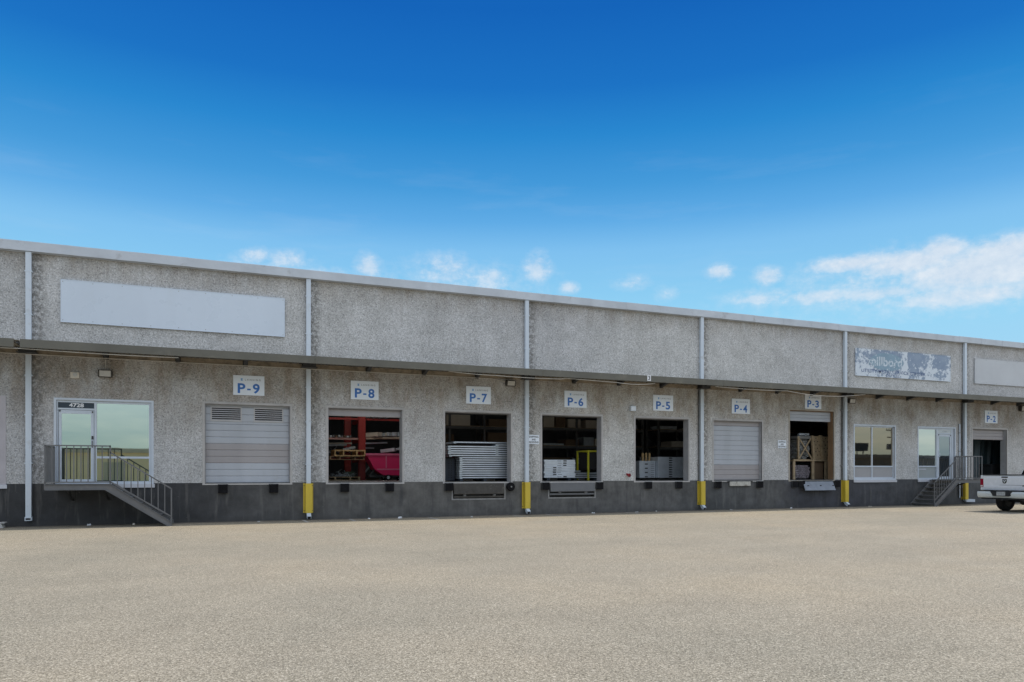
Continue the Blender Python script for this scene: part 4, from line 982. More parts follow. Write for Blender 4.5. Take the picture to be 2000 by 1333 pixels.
m.build('tub', PINK, t, smooth=True)
m = MB(); m.box(5.76, 7.68, y0-0.04, y0+0.02, 2.17, 2.25, 0.012); m.box(5.76, 7.68, y1-0.02, y1+0.04, 2.17, 2.25, 0.012); m.box(6.2, 7.5, y0-0.016, y0+0.001, 1.60, 1.655, 0.006); m.box(6.55, 6.6, y0-0.014, y0+0.001, 1.68, 2.15, 0.005); m.box(7.1, 7.15, y0-0.014, y0+0.001, 1.68, 2.15, 0.005); m.build('rim', mat('pale_magenta_rim', (0.80, 0.16, 0.30), 0.45, 0, 0.08, 4), t)
m = MB(); m.box(5.95, 7.3, y0+0.1, y1-0.1, 1.33, 1.385); m.bar((5.95, y0+0.2, 1.36), (6.15, y0+0.2, 1.62), 0.05, 0.05); m.build('chassis', STEELD, t)
for x, r in ((6.66, 0.12), (7.25, 0.07)):
    for y in (y0+0.02, y1-0.02):
        m = MB(); m.ring((x, y, ZD+r), 'y', r*0.55, r, 0.08 if r > 0.1 else 0.07, 20); wq = m.build('wheel', TYRE, t)
        m = MB(); m.cyl((x, y-0.02, ZD+r), (x, y+0.02, ZD+r), r*0.5, 14); m.build('hub', ALU, wq)
m = MB(); m.prism([(5.15, ZD), (5.2, ZD+0.35), (5.62, ZD+0.35), (5.66, ZD)], 6.0, 6.4, 'y', 0.02)
tag(m.build('green_tub', mat('dull_green_plastic', (0.10, 0.17, 0.10), 0.5, 0, 0.1, 3), None, org=(5.4, 6.2, ZD)), 'dull green tub on the floor left of the red column', 'tub')
# P-3: crates with tubes
def make_tubes(name, x0, x1, z0, z1, y0, y1, r, lb, m_, jit=0.2):
    t = thing(name, ((x0+x1)/2, y0, z0), lb, 'tube bundle'); first = None; row = 0; z = z0+r
    while z+r <= z1+1e-4:
        x = x0+r+(r if row % 2 else 0)
        while x+r <= x1+1e-4:
            if first is None:
                m = MB(); m.ring((x, (y0+y1)/2, z), 'y', r*0.62, r*0.98, (y1-y0), 10) if False else None
                b = bmesh.new(); 
                A = [];
                for k in range(10):
                    a = 2*math.pi*k/10; ca, sa = math.cos(a), math.sin(a)
                    A.append([b.verts.new((x+q*ca, yy, z+q*sa)) for q, yy in ((r*0.97, y1), (r*0.97, y0), (r*0.68, y0), (r*0.68, y0+0.25))])
                for k in range(10):
                    P_, Q_ = A[k], A[(k+1) % 10]
                    for j in range(3): b.faces.new((P_[j], P_[j+1], Q_[j+1], Q_[j]))
                b.faces.new([q[3] for q in A]); bmesh.ops.recalc_face_normals(b, faces=b.faces[:])
                m = MB(); m.add(b); first = m.build('tube', m_, t, org=(x, y0, z))
            else:
                c = first.copy(); COL.objects.link(c); c.parent = t; c.location = Vector((x, y0+random.uniform(-0.06, 0.06)*jit*4, z)) - Vector(t.location)
            x += 2*r
        z += r*1.75; row += 1
    return t
make_tubes('tube_bundle', 23.93, 24.86, 1.24, 1.90, 1.0, 2.2, 0.047, 'bundle of round aluminium tubes seen end on, on the floor in doorway P-3', TUBEM)
make_tubes('tube_bundle', 23.80, 24.12, 2.28, 2.90, 1.25, 2.3, 0.06, 'dark tube bundle at the upper left in doorway P-3', mat('dark_tube_metal', (0.13, 0.13, 0.14), 0.5, 0.3, 0.3, 8))
t = thing('timber_crate', (24.9, 1.0, ZD), 'lower timber crate frame around the tubes in doorway P-3', 'crate', 'timber crates in doorway P-3')
for x in (23.86, 24.95, 25.72):
    m = MB(); m.box(x-0.06, x+0.06, 0.90, 0.98, ZD, 2.0, 0.006); m.build('post', WOODD, t)
m = MB(); m.box(23.8, 26.2, 0.88, 0.96, 2.0, 2.08, 0.006); m.build('rail', WOODD, t)
m = MB(); m.box(25.06, 25.64, 1.02, 1.06, ZD+0.02, 1.96); m.build('side_panel', BROWNB, t)
m = MB(); m.box(23.8, 26.2, 0.98, 2.2, 2.002, 2.05); m.build('lid', WOODD, t)
t = thing('timber_crate', (24.9, 1.0, 2.09), 'upper crate with crossed wire and wrapped bright tubes in doorway P-3', 'crate', 'timber crates in doorway P-3')
m = MB(); m.box(24.12, 24.20, 0.95, 1.03, 2.085, 3.10, 0.005); m.build('post', WOODD, t)
m = MB(); m.bar((25.02, 0.95, 2.085), (24.92, 0.95, 3.14), 0.09, 0.10); m.build('post', WOODD, t)
m = MB(); m.bar((25.58, 0.97, 2.085), (25.42, 0.97, 3.17), 0.09, 0.13); m.build('post', WOODD, t)
m = MB(); m.bar((24.18, 0.97, 2.10), (24.92, 0.97, 3.08), 0.02, 0.06); m.bar((24.18, 0.985, 3.05), (24.95, 0.985, 2.10), 0.02, 0.06); m.build('cross_brace', WOODD, t)
m = MB(); m.prism([(25.04, 2.09), (26.3, 2.09), (26.3, 3.12), (24.98, 3.12)], 1.02, 1.05, 'y'); pn = m.build('perforated_panel', WOODD, t)
m = MB()
for i in range(6):
    for k in range(6): m.cyl((25.12+i*0.19+(0.09 if k % 2 else 0), 1.012, 2.28+k*0.15), (25.12+i*0.19+(0.09 if k % 2 else 0), 1.0205, 2.28+k*0.15), 0.026, 8)
m.build('holes', DARK, pn)
make_tubes('tube_bundle', 24.22, 24.90, 2.10, 2.98, 1.12, 2.2, 0.055, 'bright wrapped tubes behind the crossed braces in doorway P-3', WRAP, 0.5)
t = thing('foil_roll', (24.45, 1.1, 3.12), 'short bright roll lying on top of the crate in doorway P-3', 'roll')
m = MB(); m.cyl((24.28, 1.10, 3.19), (24.62, 1.12, 3.20), 0.055, 14); m.cyl((24.66, 1.05, 3.19), (24.66, 1.5, 3.19), 0.06, 14); m.cyl((24.8, 1.05, 3.20), (24.8, 1.5, 3.20), 0.055, 14); m.build('roll', ALU, t)
m = MB(); m.cyl((24.66, 1.045, 3.19), (24.66, 1.0499, 3.19), 0.03, 10); m.build('core', DARK, t)
m = MB(); m.box(24.1, 25.0, 0.98, 1.9, 2.992, 3.118, 0.01); tag(m.build('cover_sheet', mat('grey_plastic_sheet', (0.2, 0.2, 0.2), 0.4, 0, 0.2, 5), None, org=(24.5, 1.4, 3.0)), 'grey sheet laid over the upper crate in doorway P-3', 'sheet')
# P-2: strip curtain and a black cabinet
m = MB(); n = 60; top, bot = [], []
for i in range(n+1):
    x = 34.6+i*0.1; y = 1.6+0.07*math.sin(i*1.35)+0.04*math.sin(i*0.5)
    top.append((x, y, 4.0)); bot.append((x-0.28, y, ZD+0.02))
for i in range(n): m.poly([bot[i], bot[i+1], top[i+1], top[i]]); m.poly([(p[0], p[1]+0.01, p[2]) for p in (bot[i], bot[i+1], top[i+1], top[i])], flip=True)
tag(m.build('strip_curtain', CURT, None, org=(37, 1.6, ZD), smooth=True), 'dark teal pleated curtain hanging inside doorway P-2', 'curtain')
t = thing('black_chest', (37.5, 1.2, ZD), 'low black chest behind the truck in doorway P-2', 'chest')
m = MB(); m.box(36.55, 38.4, 0.8, 1.4, ZD, 1.84, 0.03); m.build('body', BLKPL, t)
m = MB(); m.box(36.5, 38.45, 0.77, 1.43, 1.845, 1.93, 0.03); m.build('lid', BLKPL, t)
# dim storage racks deeper inside
def storage_rack(x0, x1, y, lb):
    t = thing('storage_rack', ((x0+x1)/2, y, ZD), lb, 'rack', 'dim storage racks deep in the warehouse'); n = 3
    for k in range(n+1):
        x = x0+(x1-x0)*k/n
        m = MB(); m.box(x-0.05, x+0.05, y, y+0.08, ZD, 5.2); m.box(x-0.05, x+0.05, y+1.0, y+1.08, ZD, 5.2)
        for z in range(6): m.bar((x, y+0.04, ZD+0.3+z*0.6), (x, y+1.04, ZD+0.9+z*0.6), 0.03, 0.03)
        m.build('upright', STEEL, t)
    for z in (1.9, 2.75, 3.6, 4.5):
        m = MB(); m.box(x0, x1, y-0.03, y-0.002, z-0.12, z); m.build('beam', STEEL, t)
        m = MB(); m.box(x0, x1, y, y+1.05, z+0.001, z+0.03); sh = m.build('shelf', WOODD, t)
        x = x0+0.1
        while x < x1-0.8:
            wd = random.uniform(0.4, 1.4)
            if random.random() < 0.75: m = MB(); m.box(x, min(x+wd, x1-0.05), y+0.05, y+0.95, z+0.032, z+random.uniform(0.12, 0.6), 0.005); m.build('stored_box', random.choice((ALU2, BROWNB, BEIGE)), sh)
            x += wd+random.uniform(0.05, 0.3)
storage_rack(8.5, 13.5, 7.5, 'dim storage rack deep behind doorway P-7')
storage_rack(14.5, 20.0, 7.0, 'dim storage rack deep behind doorway P-6')
storage_rack(20.6, 26.0, 6.5, 'dim storage rack deep behind doorway P-5')
storage_rack(26.8, 32.2, 6.5, 'dim storage rack deep behind doorway P-3')
# the lit high-bay lamp seen through P-6
t = thing('high_bay_lamp', (17.63, 12, 4.5), 'lit hanging warehouse lamp seen through doorway P-6', 'lamp')
m = MB(); m.box(17.4, 17.9, 11.9, 12.1, 4.55, 4.62, 0.01); m.build('housing', STEEL, t)
for dx in (-0.09, 0.07):
    m = MB(); m.box(17.65+dx-0.055, 17.65+dx+0.055, 11.95, 12.05, 4.50, 4.548); m.build('lens', LAMPON, t)
for dx in (-0.2, 0.2):
    m = MB(); m.cyl((17.65+dx, 12, 4.62), (17.65+dx, 12, 7.6), 0.008, 6); m.build('hanger', STEEL, t)

for lx, ly, lz in ((5.3, 3.0, 5.6),):  # unseen lamp with area light, added to brighten the dark interior behind P-8
    t = thing('high_bay_lamp', (lx, ly, lz), 'added lamp out of view that brightens the red rack aisle behind doorway P-8', 'lamp')
    m = MB(); m.box(lx-0.65, lx+0.65, ly-0.12, ly+0.12, lz, lz+0.08, 0.01); m.build('housing', STEEL, t)
    m = MB(); m.box(lx-0.6, lx+0.6, ly-0.09, ly+0.09, lz-0.04, lz-0.003); m.build('lens', LAMPON, t)
    ld = bpy.data.lights.new('added_fill_light', 'AREA'); ld.shape = 'RECTANGLE'; ld.size = 1.2; ld.size_y = 0.18; ld.energy = 17; ld.color = (1.0, 0.96, 0.9)
    lo_ = bpy.data.objects.new('added_fill_light', ld); COL.objects.link(lo_); lo_.location = (lx, ly, lz-0.05); lo_.rotation_euler = (R(22), 0, 0)
# bits of litter blown against the dock
for i, (px, py) in enumerate(((-3.05, -0.3), (-1.9, -0.5), (1.5, -0.6), (4.9, -0.42), (5.9, -0.5), (8.3, -0.75), (13.2, -0.3), (15.0, -0.4), (15.9, -0.35), (19.3, -0.5), (22.6, -0.25), (26.9, -0.4))):
    m = MB(); a = random.uniform(0, 3); w_ = random.uniform(0.03, 0.07); h_ = random.uniform(0.02, 0.05)
    ca, sa = math.cos(a), math.sin(a)
    m.prism([(-w_, 0.0), (-w_*0.6, h_), (0.0, h_*0.55), (w_*0.7, h_*1.1), (w_, 0.003), (0, 0.001)], -w_*0.6, w_*0.6, 'y')
    bmesh.ops.transform(m.bm, matrix=Matrix.Translation((px, py, 0.002)) @ Matrix.Rotation(a, 4, 'Z'), verts=m.bm.verts[:])
    tag(m.build('paper_scrap', random.choice((WHITET, CONCB, BEIGE)), None, org=(px, py, 0.0)), 'small pale crumpled scrap lying along the foot of the dock wall', 'paper scrap', 'crumpled scraps along the dock wall')

# ------------------------------------------------------------------ pickup truck, heading +x beside the dock
TX, TYc = 28.0, -5.57; HW = 0.945
tr = thing('pickup_truck', (TX+2.9, TYc, 0), 'white pickup truck parked at the right edge, seen from behind', 'pickup truck')
LEN = 5.85
def X(d): return TX+d
yl, yr = TYc+HW, TYc-HW          # yl = far side (towards the dock), yr = near side
def arch(cx, r, z0, n=10): return [(cx+r*math.cos(math.pi*k/n), z0+r*math.sin(math.pi*k/n)*1.0) for k in range(n+1)]
WR, WFx, WRx = 0.40, X(4.85), X(1.22)
ZS = 0.56
# bed sides
for s, y0, y1 in (('L', yl-0.07, yl), ('R', yr, yr+0.07)):
    m = MB(); pts = [(X(0.06), ZS+0.18)] + [(p[0], p[1]) for p in reversed(arch(WRx, 0.50, ZS-0.04))] + [(X(2.22), ZS-0.04), (X(2.22), 1.38), (X(0.05), 1.39)]
    m.prism(pts, y0, y1, 'y', 0.008); bs = m.build('bed_side', TRUCKW, tr)
    m = MB(); yy = y1 if s == 'L' else y0; q = 0.02 if s == 'L' else -0.02
    m.box(X(0.04), X(2.2), min(y0, y1)-0.004, max(y0, y1)+0.004, 1.392, 1.41, 0.004); m.build('bed_rail_cap', BLKPL, bs)
m = MB(); m.box(X(0.08), X(2.2), yr+0.07, yl-0.07, 0.86, 0.90); m.box(X(2.15), X(2.2), yr+0.07, yl-0.07, 0.90, 1.36)
for y in (yl-0.30, yr+0.07): m.box(WRx-0.5, WRx+0.5, y, y+0.23, 0.90, 1.08)
m.build('bed_floor', BLKPL, tr)
# cab lower + hood
m = MB(); pts = [(X(2.26), ZS-0.04), (X(2.26), 1.40), (X(4.25), 1.38), (X(5.4), 1.30), (X(5.72), 1.20), (X(5.80), 0.95), (X(5.80), 0.55), (WFx+0.52, 0.52)] + arch(WFx, 0.50, ZS-0.04) + [(WFx-0.55, ZS-0.06)]
m.prism(pts, yr+0.01, yl-0.01, 'y', 0.03); m.build('cab_body', TRUCKW, tr)
# greenhouse, tapered
def taper(m, base, top, zb, zt, hb, ht):
    b = bmesh.new(); A = []
    for (x, z, h) in ((base[0], zb, hb), (base[1], zb, hb), (top[1], zt, ht), (top[0], zt, ht)):
        A.append((b.verts.new((X(x), TYc+h, z)), b.verts.new((X(x), TYc-h, z))))
    for i in range(4):
        j = (i+1) % 4; b.faces.new((A[i][0], A[j][0], A[j][1], A[i][1]))
    b.faces.new([a[0] for a in A]); b.faces.new([a[1] for a in reversed(A)])
    bmesh.ops.recalc_face_normals(b, faces=b.faces[:]); bmesh.ops.bevel(b, geom=b.edges[:], offset=0.05, segments=3, affect='EDGES')
    m.add(b)
m = MB(); taper(m, (2.28, 4.45), (2.42, 3.80), 1.36, 1.93, 0.94, 0.74); m.build('cab_roof', TRUCKW, tr, smooth=True)
# rear window, dark, a hair proud of the cab back
def quad_panel(pts, nrm, name, m_, th=0.012):
    m = MB(); n = Vector(nrm).normalized()*th; P0 = [Vector(p)+n*0.5 for p in pts]; P1 = [p-n for p in P0]
    m.poly([tuple(p) for p in P0]); m.poly([tuple(p) for p in reversed(P1)])
    for i in range(4): m.poly([tuple(P0[i]), tuple(P1[i]), tuple(P1[(i+1) % 4]), tuple(P0[(i+1) % 4])])
    m.recalc = True; return m.build(name, m_, tr)
def cx_at(z): return 2.28+(z-1.36)/(0.57)*0.14
def ch_at(z): return 0.94-(z-1.36)/0.57*0.20
quad_panel([(X(cx_at(1.42)), TYc+ch_at(1.42)-0.05, 1.42), (X(cx_at(1.42)), TYc-ch_at(1.42)+0.05, 1.42), (X(cx_at(1.86)), TYc-ch_at(1.86)+0.06, 1.86), (X(cx_at(1.86)), TYc+ch_at(1.86)-0.06, 1.86)], (-1, 0, 0.24), 'rear_window', GLASS_D)
quad_panel([(X(4.40), TYc+0.86, 1.42), (X(4.40), TYc-0.86, 1.42), (X(3.90), TYc-0.70, 1.86), (X(3.90), TYc+0.70, 1.86)], (0.75, 0, 0.66), 'windscreen', GLASS_D)
for s in (1, -1):
    for (a, b, c, d) in ((2.45, 3.15, 3.12, 2.52), (3.22, 4.15, 3.80, 3.20)):
        quad_panel([(X(a), TYc+s*ch_at(1.42), 1.42), (X(b), TYc+s*ch_at(1.42), 1.42), (X(c), TYc+s*ch_at(1.85), 1.85), (X(d), TYc+s*ch_at(1.85), 1.85)], (0, s, 0.35), 'side_window', GLASS_D)
    m = MB(); m.box(X(4.15), X(4.28), TYc+s*0.98-(0 if s > 0 else 0.22), TYc+s*0.98+(0.22 if s > 0 else 0), 1.38, 1.62, 0.03); m.build('mirror', BLKPL, tr)
    m = MB(); m.box(X(5.62), X(5.80), TYc+s*0.72-0.20, TYc+s*0.72+0.20, 0.98, 1.16, 0.03); m.build('headlight', CLEARL, tr)
m = MB(); m.box(X(5.78), X(5.84), TYc-0.5, TYc+0.5, 0.82, 1.18, 0.02); m.build('grille', BLKPL, tr)
m = MB(); m.box(X(5.72), X(5.92), TYc-0.98, TYc+0.98, 0.48, 0.78, 0.04); m.build('front_bumper', CHROME, tr)
# tailgate
m = MB(); m.prism([(X(0.0), 0.83), (X(-0.012), 0.95), (X(-0.004), 1.03), (X(-0.010), 1.30), (X(0.01), 1.385), (X(0.06), 1.39), (X(0.06), 0.83)], yr+0.115, yl-0.115, 'y', 0.006)
tg = m.build('tailgate', TRUCKW, tr)
m = MB(); m.box(X(-0.018), X(0.062), yr+0.09, yl-0.09, 1.393, 1.43, 0.012); m.build('top_spoiler', BLKPL, tg)
m = MB(); m.box(X(-0.022), X(-0.006), TYc-0.12, TYc+0.12, 1.30, 1.345, 0.008); m.build('handle', BLKPL, tg)
m = MB(); sh = [(-0.085, 1.245), (-0.05, 1.255), (0.0, 1.24), (0.05, 1.255), (0.085, 1.245), (0.078, 1.15), (0.045, 1.10), (0.0, 1.085), (-0.045, 1.10), (-0.078, 1.15)]
m.prism([(TYc+p[0], p[1]) for p in sh], X(-0.022), X(-0.005), 'x'); em = m.build('emblem', BLKPL, tg)
m = MB()                                                         # pale horn curls and muzzle inside the dark shield badge
for s in (-1, 1): m.prism([(TYc+s*0.015, 1.205), (TYc+s*0.05, 1.22), (TYc+s*0.065, 1.19), (TYc+s*0.05, 1.16), (TYc+s*0.035, 1.165), (TYc+s*0.045, 1.19)], X(-0.026), X(-0.0225), 'x')
m.prism([(TYc-0.02, 1.19), (TYc+0.02, 1.19), (TYc+0.014, 1.115), (TYc-0.014, 1.115)], X(-0.026), X(-0.0225), 'x'); m.build('emblem_relief', CHROME, tg)
m = MB(); m.box(X(-0.011), X(-0.003), yr+0.2, TYc+0.2, 1.02, 1.028); m.box(X(-0.018), X(-0.011), TYc-0.80, TYc-0.66, 0.985, 1.015); m.build('badge', BLKPL, tg)
# tail lamps
for s in (1, -1):
    yy = TYc+s*0.89
    m = MB(); m.box(X(-0.02), X(0.10), yy-0.055 if s > 0 else yy-0.057, yy+0.057 if s > 0 else yy+0.055, 0.94, 1.26, 0.012); tl = m.build('tail_light', REDL, tr)
    m = MB(); m.box(X(-0.024), X(-0.018), yy-0.045, yy+0.045, 0.955, 1.01, 0.002); m.build('reversing_lens', CLEARL, tl)
    m = MB(); m.box(X(0.0), X(0.09), yy-0.055, yy+0.055, 0.83, 0.936, 0.012); m.box(X(0.0), X(0.09), yy-0.055, yy+0.055, 1.264, 1.39, 0.012); m.build('corner_panel', TRUCKW, tr)
# bumper with step and plate recess
m = MB()
prof = [(-0.20, 0.78), (-0.22, 0.70), (-0.20, 0.60), (-0.16, 0.54), (-0.02, 0.54), (-0.02, 0.78)]
for (ya, yb) in ((yr+0.01, TYc-0.36), (TYc+0.36, yl-0.01)): m.prism([(X(p[0]), p[1]) for p in prof], ya, yb, 'y', 0.015)
m.prism([(X(-0.17), 0.62), (X(-0.18), 0.58), (X(-0.15), 0.545), (X(-0.02), 0.545), (X(-0.02), 0.62)], TYc-0.36, TYc+0.36, 'y')
bm_ = m.build('rear_bumper', CHROME, tr)
m = MB(); m.prism([(TYc-0.42, 0.785), (TYc+0.42, 0.785), (TYc+0.30, 0.605), (TYc-0.30, 0.605)], X(-0.222), X(-0.05), 'x'); m.build('plate_recess', BLKPL, bm_)
m = MB(); m.box(X(-0.205), X(-0.01), yr+0.02, yl-0.02, 0.786, 0.812, 0.008); m.build('step_pad', BLKPL, bm_)
m = MB(); m.box(X(-0.235), X(-0.224), TYc-0.165, TYc+0.165, 0.625, 0.775, 0.003); lp = m.build('licence_plate', PLATE, bm_)
m = MB(); m.box(X(-0.12), X(0.3), yr+0.10, yl-0.10, 0.48, 0.538, 0.01); m.build('bumper_valance', BLKPL, tr)
# chassis: axle, exhaust, hitch
m = MB(); m.box(X(0.1), X(5.3), TYc-0.45, TYc-0.35, 0.50, 0.62); m.box(X(0.1), X(5.3), TYc+0.35, TYc+0.45, 0.50, 0.62); m.cyl((WRx, TYc-0.8, 0.40), (WRx, TYc+0.8, 0.40), 0.05, 10); m.cyl((WFx, TYc-0.8, 0.40), (WFx, TYc+0.8, 0.40), 0.04, 10)
m.build('chassis', BLKPL, tr)
m = MB(); m.cyl((WRx-0.16, TYc, 0.40), (WRx+0.16, TYc, 0.40), 0.15, 14); m.build('differential', BLKPL, tr, smooth=True)
m = MB(); m.cyl((X(0.15), TYc-0.55, 0.46), (X(2.4), TYc-0.55, 0.46), 0.035, 10); m.cyl((X(1.9), TYc-0.25, 0.46), (X(2.5), TYc-0.25, 0.46), 0.09, 12); m.build('exhaust', STEELD, tr)
m = MB(); m.box(X(-0.16), X(0.2), TYc-0.04, TYc+0.04, 0.44, 0.51); m.build('tow_hitch', BLKPL, tr)
m = MB()
for yy in (yl-0.30, yr+0.06): m.box(WRx-0.48, WRx+0.48, yy, yy+0.24, 0.84, 0.86); m.box(WFx-0.48, WFx+0.48, yy, yy+0.24, 0.95, 0.97)
m.build('wheel_well', BLKPL, tr)
for wx in (WRx, WFx):
    for s in (1, -1):
        wy = TYc+s*0.79
        m = MB(); m.ring((wx, wy, WR), 'y', 0.24, WR, 0.28, 36); ty = m.build('tyre', TYRE, tr, smooth=True)
        m = MB(); m.cyl((wx, wy-0.10, WR), (wx, wy+0.10, WR), 0.235, 24)
        for k in range(6):
            a = k*math.pi/3; m.bar((wx+0.05*math.cos(a), wy+s*0.105, WR+0.05*math.sin(a)), (wx+0.22*math.cos(a), wy+s*0.105, WR+0.22*math.sin(a)), 0.03, 0.05)
        m.build('rim', RIMM, ty)
        m = MB(); m.cyl((wx, wy-s*0.104, WR), (wx, wy-s*0.125, WR), 0.238, 24); m.build('brake_drum', BLKPL, ty)

# ------------------------------------------------------------------ across the yard (mirrored in the office glass)
def shed(name, x0, x1, y0, y1, h, wm, fm, lb):
    t = thing(name, ((x0+x1)/2, (y0+y1)/2, 0), lb, 'warehouse')
    m = MB(); m.box(x0, x1, y0, y1, -0.2, h); m.build('wall', wm, t)
    m = MB(); m.box(x0-0.3, x1+0.3, y0-0.3, y1+0.3, h, h+0.7); m.build('roof_fascia', fm, t)
    x = x0+4
    while x < x1-4:
        m = MB(); m.box(x, x+3, y1+0.002, y1+0.05, 0.0, 3.0); m.build('roller_door', fm, t); x += 11
    return t
shed('tan_warehouse', -62, 40, -125, -100, 4.4, TAN, TANR, 'long tan warehouse across the yard, mirrored in the left office glass')
shed('brown_warehouse', 80, 165, -110, -78, 4.1, BROWNW, BROWNW, 'low brown warehouse across the yard, mirrored in the bronze window')
t = thing('billboard', (121, -85, 0), 'dark rectangular billboard above the brown warehouse, mirrored in the bronze window', 'billboard')
m = MB(); m.box(119.4, 122.6, -85.2, -84.9, 5.7, 7.3); m.build('board', BLKPL, t)
m = MB(); m.cyl((120.2, -85.4, 0), (120.2, -85.4, 7.0), 0.1, 8); m.cyl((121.8, -85.4, 0), (121.8, -85.4, 7.0), 0.1, 8); m.build('posts', STEEL, t)
t = thing('utility_pole', (99.7, -60, 0), 'wooden utility pole with transformers, mirrored in the bronze window', 'utility pole')
m = MB(); m.cyl((99.7, -60, 0), (99.7, -60, 9.4), 0.12, 10, 0.08); m.build('pole', POLE, t)
for z, wd in ((8.0, 1.0), (6.9, 0.7)):
    m = MB(); m.box(99.7-wd, 99.7+wd, -60.2, -60.08, z, z+0.14); m.build('crossarm', POLE, t)
for dx in (-0.45, 0.0, 0.45):
    m = MB(); m.cyl((99.7+dx, -60.3, 5.1), (99.7+dx, -60.3, 6.0), 0.2, 12); m.build('transformer', STEEL, t)
for dx in (-0.8, -0.3, 0.35, 0.8):
    m = MB(); m.cyl((99.7+dx, -60.14, 8.14), (99.7+dx, -60.14, 8.45), 0.05, 8); m.build('insulator', STEEL, t)

# ------------------------------------------------------------------ camera
YAW = math.atan(1444/3480)
cam = bpy.data.cameras.new('camera'); co = bpy.data.objects.new('camera', cam); COL.objects.link(co)
cam.sensor_width = 36; cam.lens = 36*1444/2000; cam.shift_y = (922.5-666.5)/2000; cam.shift_x = 0
cam.clip_start = 0.1; cam.clip_end = 3000
co.location = (0, -24.3, 1.518); co.rotation_euler = (R(90), 0, -YAW)
sc.camera = co

# ------------------------------------------------------------------ light
EL, AZ = R(52), R(1.2)
S = Vector((math.cos(EL)*math.cos(AZ), math.cos(EL)*math.sin(AZ), math.sin(EL)))
sun = bpy.data.lights.new('sun', 'SUN'); sun.energy = 2.6; sun.angle = R(0.5); sun.color = (1.0, 0.94, 0.84)
so = bpy.data.objects.new('sun', sun); COL.objects.link(so); so.rotation_euler = S.to_track_quat('Z', 'Y').to_euler(); so.location = (40, 0, 60)

wd = bpy.data.worlds.new('World'); sc.world = wd; wd.use_nodes = True
t = wd.node_tree; t.nodes.clear()
out = t.nodes.new('ShaderNodeOutputWorld'); bg = t.nodes.new('ShaderNodeBackground'); L(t, bg.outputs[0], out.inputs[0])
sky = t.nodes.new('ShaderNodeTexSky'); sky.sky_type = 'NISHITA'; sky.sun_disc = False; sky.sun_elevation = EL
sky.sun_rotation = math.pi/2-AZ
sky.air_density = 1.0; sky.dust_density = 0.6; sky.ozone_density = 2.0
tc = t.nodes.new('ShaderNodeTexCoord')
sp = t.nodes.new('ShaderNodeSeparateXYZ'); L(t, tc.outputs['Generated'], sp.inputs[0])
def M2(op, a, b=None, c=None):
    n = N(t, 'ShaderNodeMath', operation=op)
    for i, v in enumerate((a, b, c)):
        if v is None: continue
        if isinstance(v, (int, float)): n.inputs[i].default_value = v
        else: L(t, v, n.inputs[i])
    return n.outputs[0]
az = M2('ARCTAN2', sp.outputs[0], sp.outputs[1]); elv = M2('ARCSINE', sp.outputs[2])
er = M2('DIVIDE', elv, math.pi/2)
# clear deep-blue sky: measured brightness by elevation in the lower third, the sky model overhead
low = ramp(t, er, [(0.0000, (1.9096, 2.7743, 3.5493)), (0.0556, (1.7223, 2.9576, 3.9054)), (0.1233, (1.4011, 2.9266, 4.0161)), (0.1500, (1.1535, 2.6558, 3.9054)), (0.1844, (0.9335, 2.3184, 3.7965)), (0.2067, (0.5258, 1.8145, 3.4804)), (0.2333, (0.2694, 1.4417, 3.1157)), (0.2711, (0.1018, 1.0829, 2.7743)), (0.3044, (0.0540, 0.7541, 2.4558)), (0.3556, (0.0330, 0.5605, 2.1597))])
hi = ramp(t, er, [(0.40, 0.0), (0.60, 1.0)])
skyc = mix(t, hi.outputs[0], low.outputs[0], sky.outputs[0])
# clouds low over the horizon: soft clumps at compass directions, broken up by noise
uv = N(t, 'ShaderNodeCombineXYZ'); L(t, az, uv.inputs[0]); L(t, elv, uv.inputs[1])
CL = [(1920, 525, 170, 44, 1.25), (1780, 512, 120, 24, 1.15), (1670, 514, 90, 15, 1.1), (1840, 490, 50, 22, 1.15), (1980, 488, 120, 26, 1.2), (1900, 575, 170, 24, 0.9), (1720, 572, 120, 16, 0.75), (1600, 580, 90, 16, 0.7), (1480, 585, 60, 12, 0.65), (1500, 540, 30, 18, 0.75), (1800, 550, 330, 64, 0.50), (1500, 580, 120, 24, 0.40), (900, 550, 190, 40, 0.36), (540, 520, 120, 24, 0.36),
      (1405, 532, 26, 14, 0.75), (1235, 552, 36, 16, 0.45), (1300, 575, 30, 16, 0.35), (1112, 562, 18, 12, 0.72), (1050, 525, 28, 28, 0.68), (960, 545, 40, 22, 0.58), (870, 530, 66, 32, 0.55), (940, 560, 80, 16, 0.5),
      (718, 524, 27, 24, 0.72), (560, 508, 50, 18, 0.58), (500, 500, 34, 16, 0.6), (640, 530, 60, 10, 0.5)]
acc = None
for (px, py, wx, wy, amp) in CL:
    a0 = YAW+math.atan((px-1000)/1444); cc = math.cos(math.atan((px-1000)/1444)); e0 = math.atan((922.5-py)/1444*cc)
    sb = N(t, 'ShaderNodeVectorMath', operation='SUBTRACT'); L(t, uv.outputs[0], sb.inputs[0]); sb.inputs[1].default_value = (a0, e0, 0)
    ml = N(t, 'ShaderNodeVectorMath', operation='MULTIPLY'); L(t, sb.outputs[0], ml.inputs[0]); ml.inputs[1].default_value = (1444/wx/cc/cc, 1444/wy/cc, 0)
    dp = N(t, 'ShaderNodeVectorMath', operation='DOT_PRODUCT'); L(t, ml.outputs[0], dp.inputs[0]); L(t, ml.outputs[0], dp.inputs[1])
    ex = M2('POWER', 2.718, M2('MULTIPLY', dp.outputs['Value'], -0.9))
    v = M2('MULTIPLY', ex, amp)
    acc = v if acc is None else M2('MAXIMUM', acc, v)
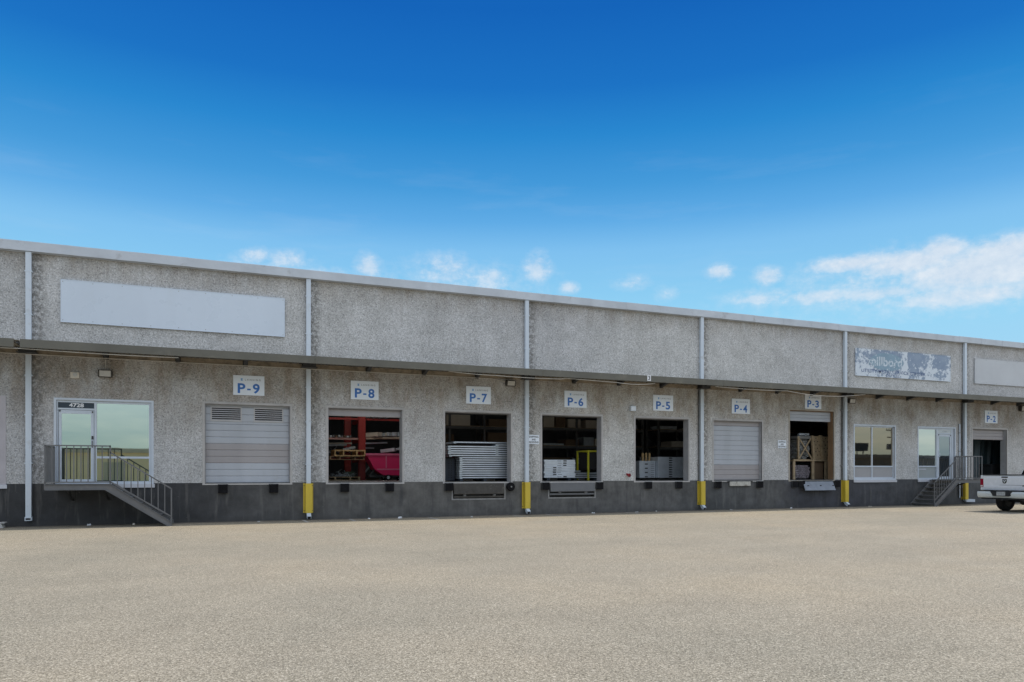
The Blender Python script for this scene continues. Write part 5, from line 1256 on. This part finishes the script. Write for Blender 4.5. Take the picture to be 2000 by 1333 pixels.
def skyn(scale, detail, rough, sx=1.0, sy=1.0, off=0.0):
    vm = N(t, 'ShaderNodeVectorMath', operation='MULTIPLY_ADD'); L(t, uv.outputs[0], vm.inputs[0]); vm.inputs[1].default_value = (sx, sy, 1); vm.inputs[2].default_value = (off, off, off)
    n = N(t, 'ShaderNodeTexNoise'); n.inputs['Scale'].default_value = scale; n.inputs['Detail'].default_value = detail; n.inputs['Roughness'].default_value = rough
    L(t, vm.outputs[0], n.inputs['Vector']); return n.outputs[0]
n1 = skyn(26, 6, 0.6, 1.0, 1.7); n2 = skyn(75, 8, 0.68, 1.0, 1.3, 3.0)
nn = M2('ADD', M2('MULTIPLY', M2('SUBTRACT', n1, 0.5), 1.25), M2('MULTIPLY', M2('SUBTRACT', n2, 0.5), 1.1))
dens = M2('ADD', acc, M2('MULTIPLY', nn, M2('MINIMUM', M2('MULTIPLY', acc, 2.2), 0.75)))
cr = ramp(t, dens, [(0.12, 0.0), (0.36, 0.22), (0.60, 0.58), (1.0, 0.88)])
shade = ramp(t, M2('ADD', M2('MULTIPLY', n1, 0.5), M2('MULTIPLY', n2, 0.5)), [(0.38, (2.75, 3.2, 3.75)), (0.65, (3.5, 3.75, 4.05))])
CLOUDK = N(t, 'ShaderNodeVectorMath', operation='SCALE'); L(t, shade.outputs[0], CLOUDK.inputs[0]); CLOUDK.inputs['Scale'].default_value = 1.0
# thin high cirrus streaks
ci = skyn(5, 5, 0.6, 0.8, 5.0, 7.0)
cir = ramp(t, ci, [(0.55, 0.0), (0.80, 0.09)])
elf = ramp(t, er, [(0.0, 0.0), (0.10, 1.0), (0.22, 1.0), (0.29, 0.0)])
s1 = mix(t, M2('MULTIPLY', cir.outputs[0], elf.outputs[0]), skyc, CLOUDK.outputs[0])
fin = mix(t, cr.outputs[0], s1, CLOUDK.outputs[0])
# broken bright cloud deck over the yard behind the camera (the office glass mirrors its lower edge)
n3 = N(t, 'ShaderNodeTexNoise'); n3.inputs['Scale'].default_value = 3.2; n3.inputs['Detail'].default_value = 6; L(t, tc.outputs['Generated'], n3.inputs['Vector'])
cov = ramp(t, n3.outputs[0], [(0.34, 0.25), (0.56, 1.0)])
back = ramp(t, M2('MULTIPLY', sp.outputs[1], -1.0), [(0.0, 0.0), (0.30, 1.0)])
ele = ramp(t, er, [(0.02, 0.0), (0.06, 0.25), (0.14, 0.45), (0.26, 1.0)])
# pale greenish-white horizon air in that direction, streaked
n4 = skyn(7, 5, 0.6, 1.0, 5.0, 11.0); hz = ramp(t, n4, [(0.35, (1.55, 2.0, 2.05)), (0.65, (2.3, 2.6, 2.45))])
lowb = ramp(t, er, [(0.0, 0.95), (0.10, 0.75), (0.22, 0.0)])
fin = mix(t, M2('MULTIPLY', back.outputs[0], lowb.outputs[0]), fin, hz.outputs[0])
bk = M2('MULTIPLY', M2('MULTIPLY', cov.outputs[0], back.outputs[0]), ele.outputs[0])
fin = mix(t, bk, fin, (5.5, 5.8, 6.3))
L(t, fin, bg.inputs[0]); bg.inputs[1].default_value = 0.15

sc.view_settings.view_transform = 'Standard'; sc.view_settings.look = 'None'; sc.view_settings.exposure = 0.6; sc.view_settings.gamma = 1.0; sc.view_settings.use_curve_mapping = False
sc.cycles.max_bounces = 8; sc.cycles.use_denoising = True
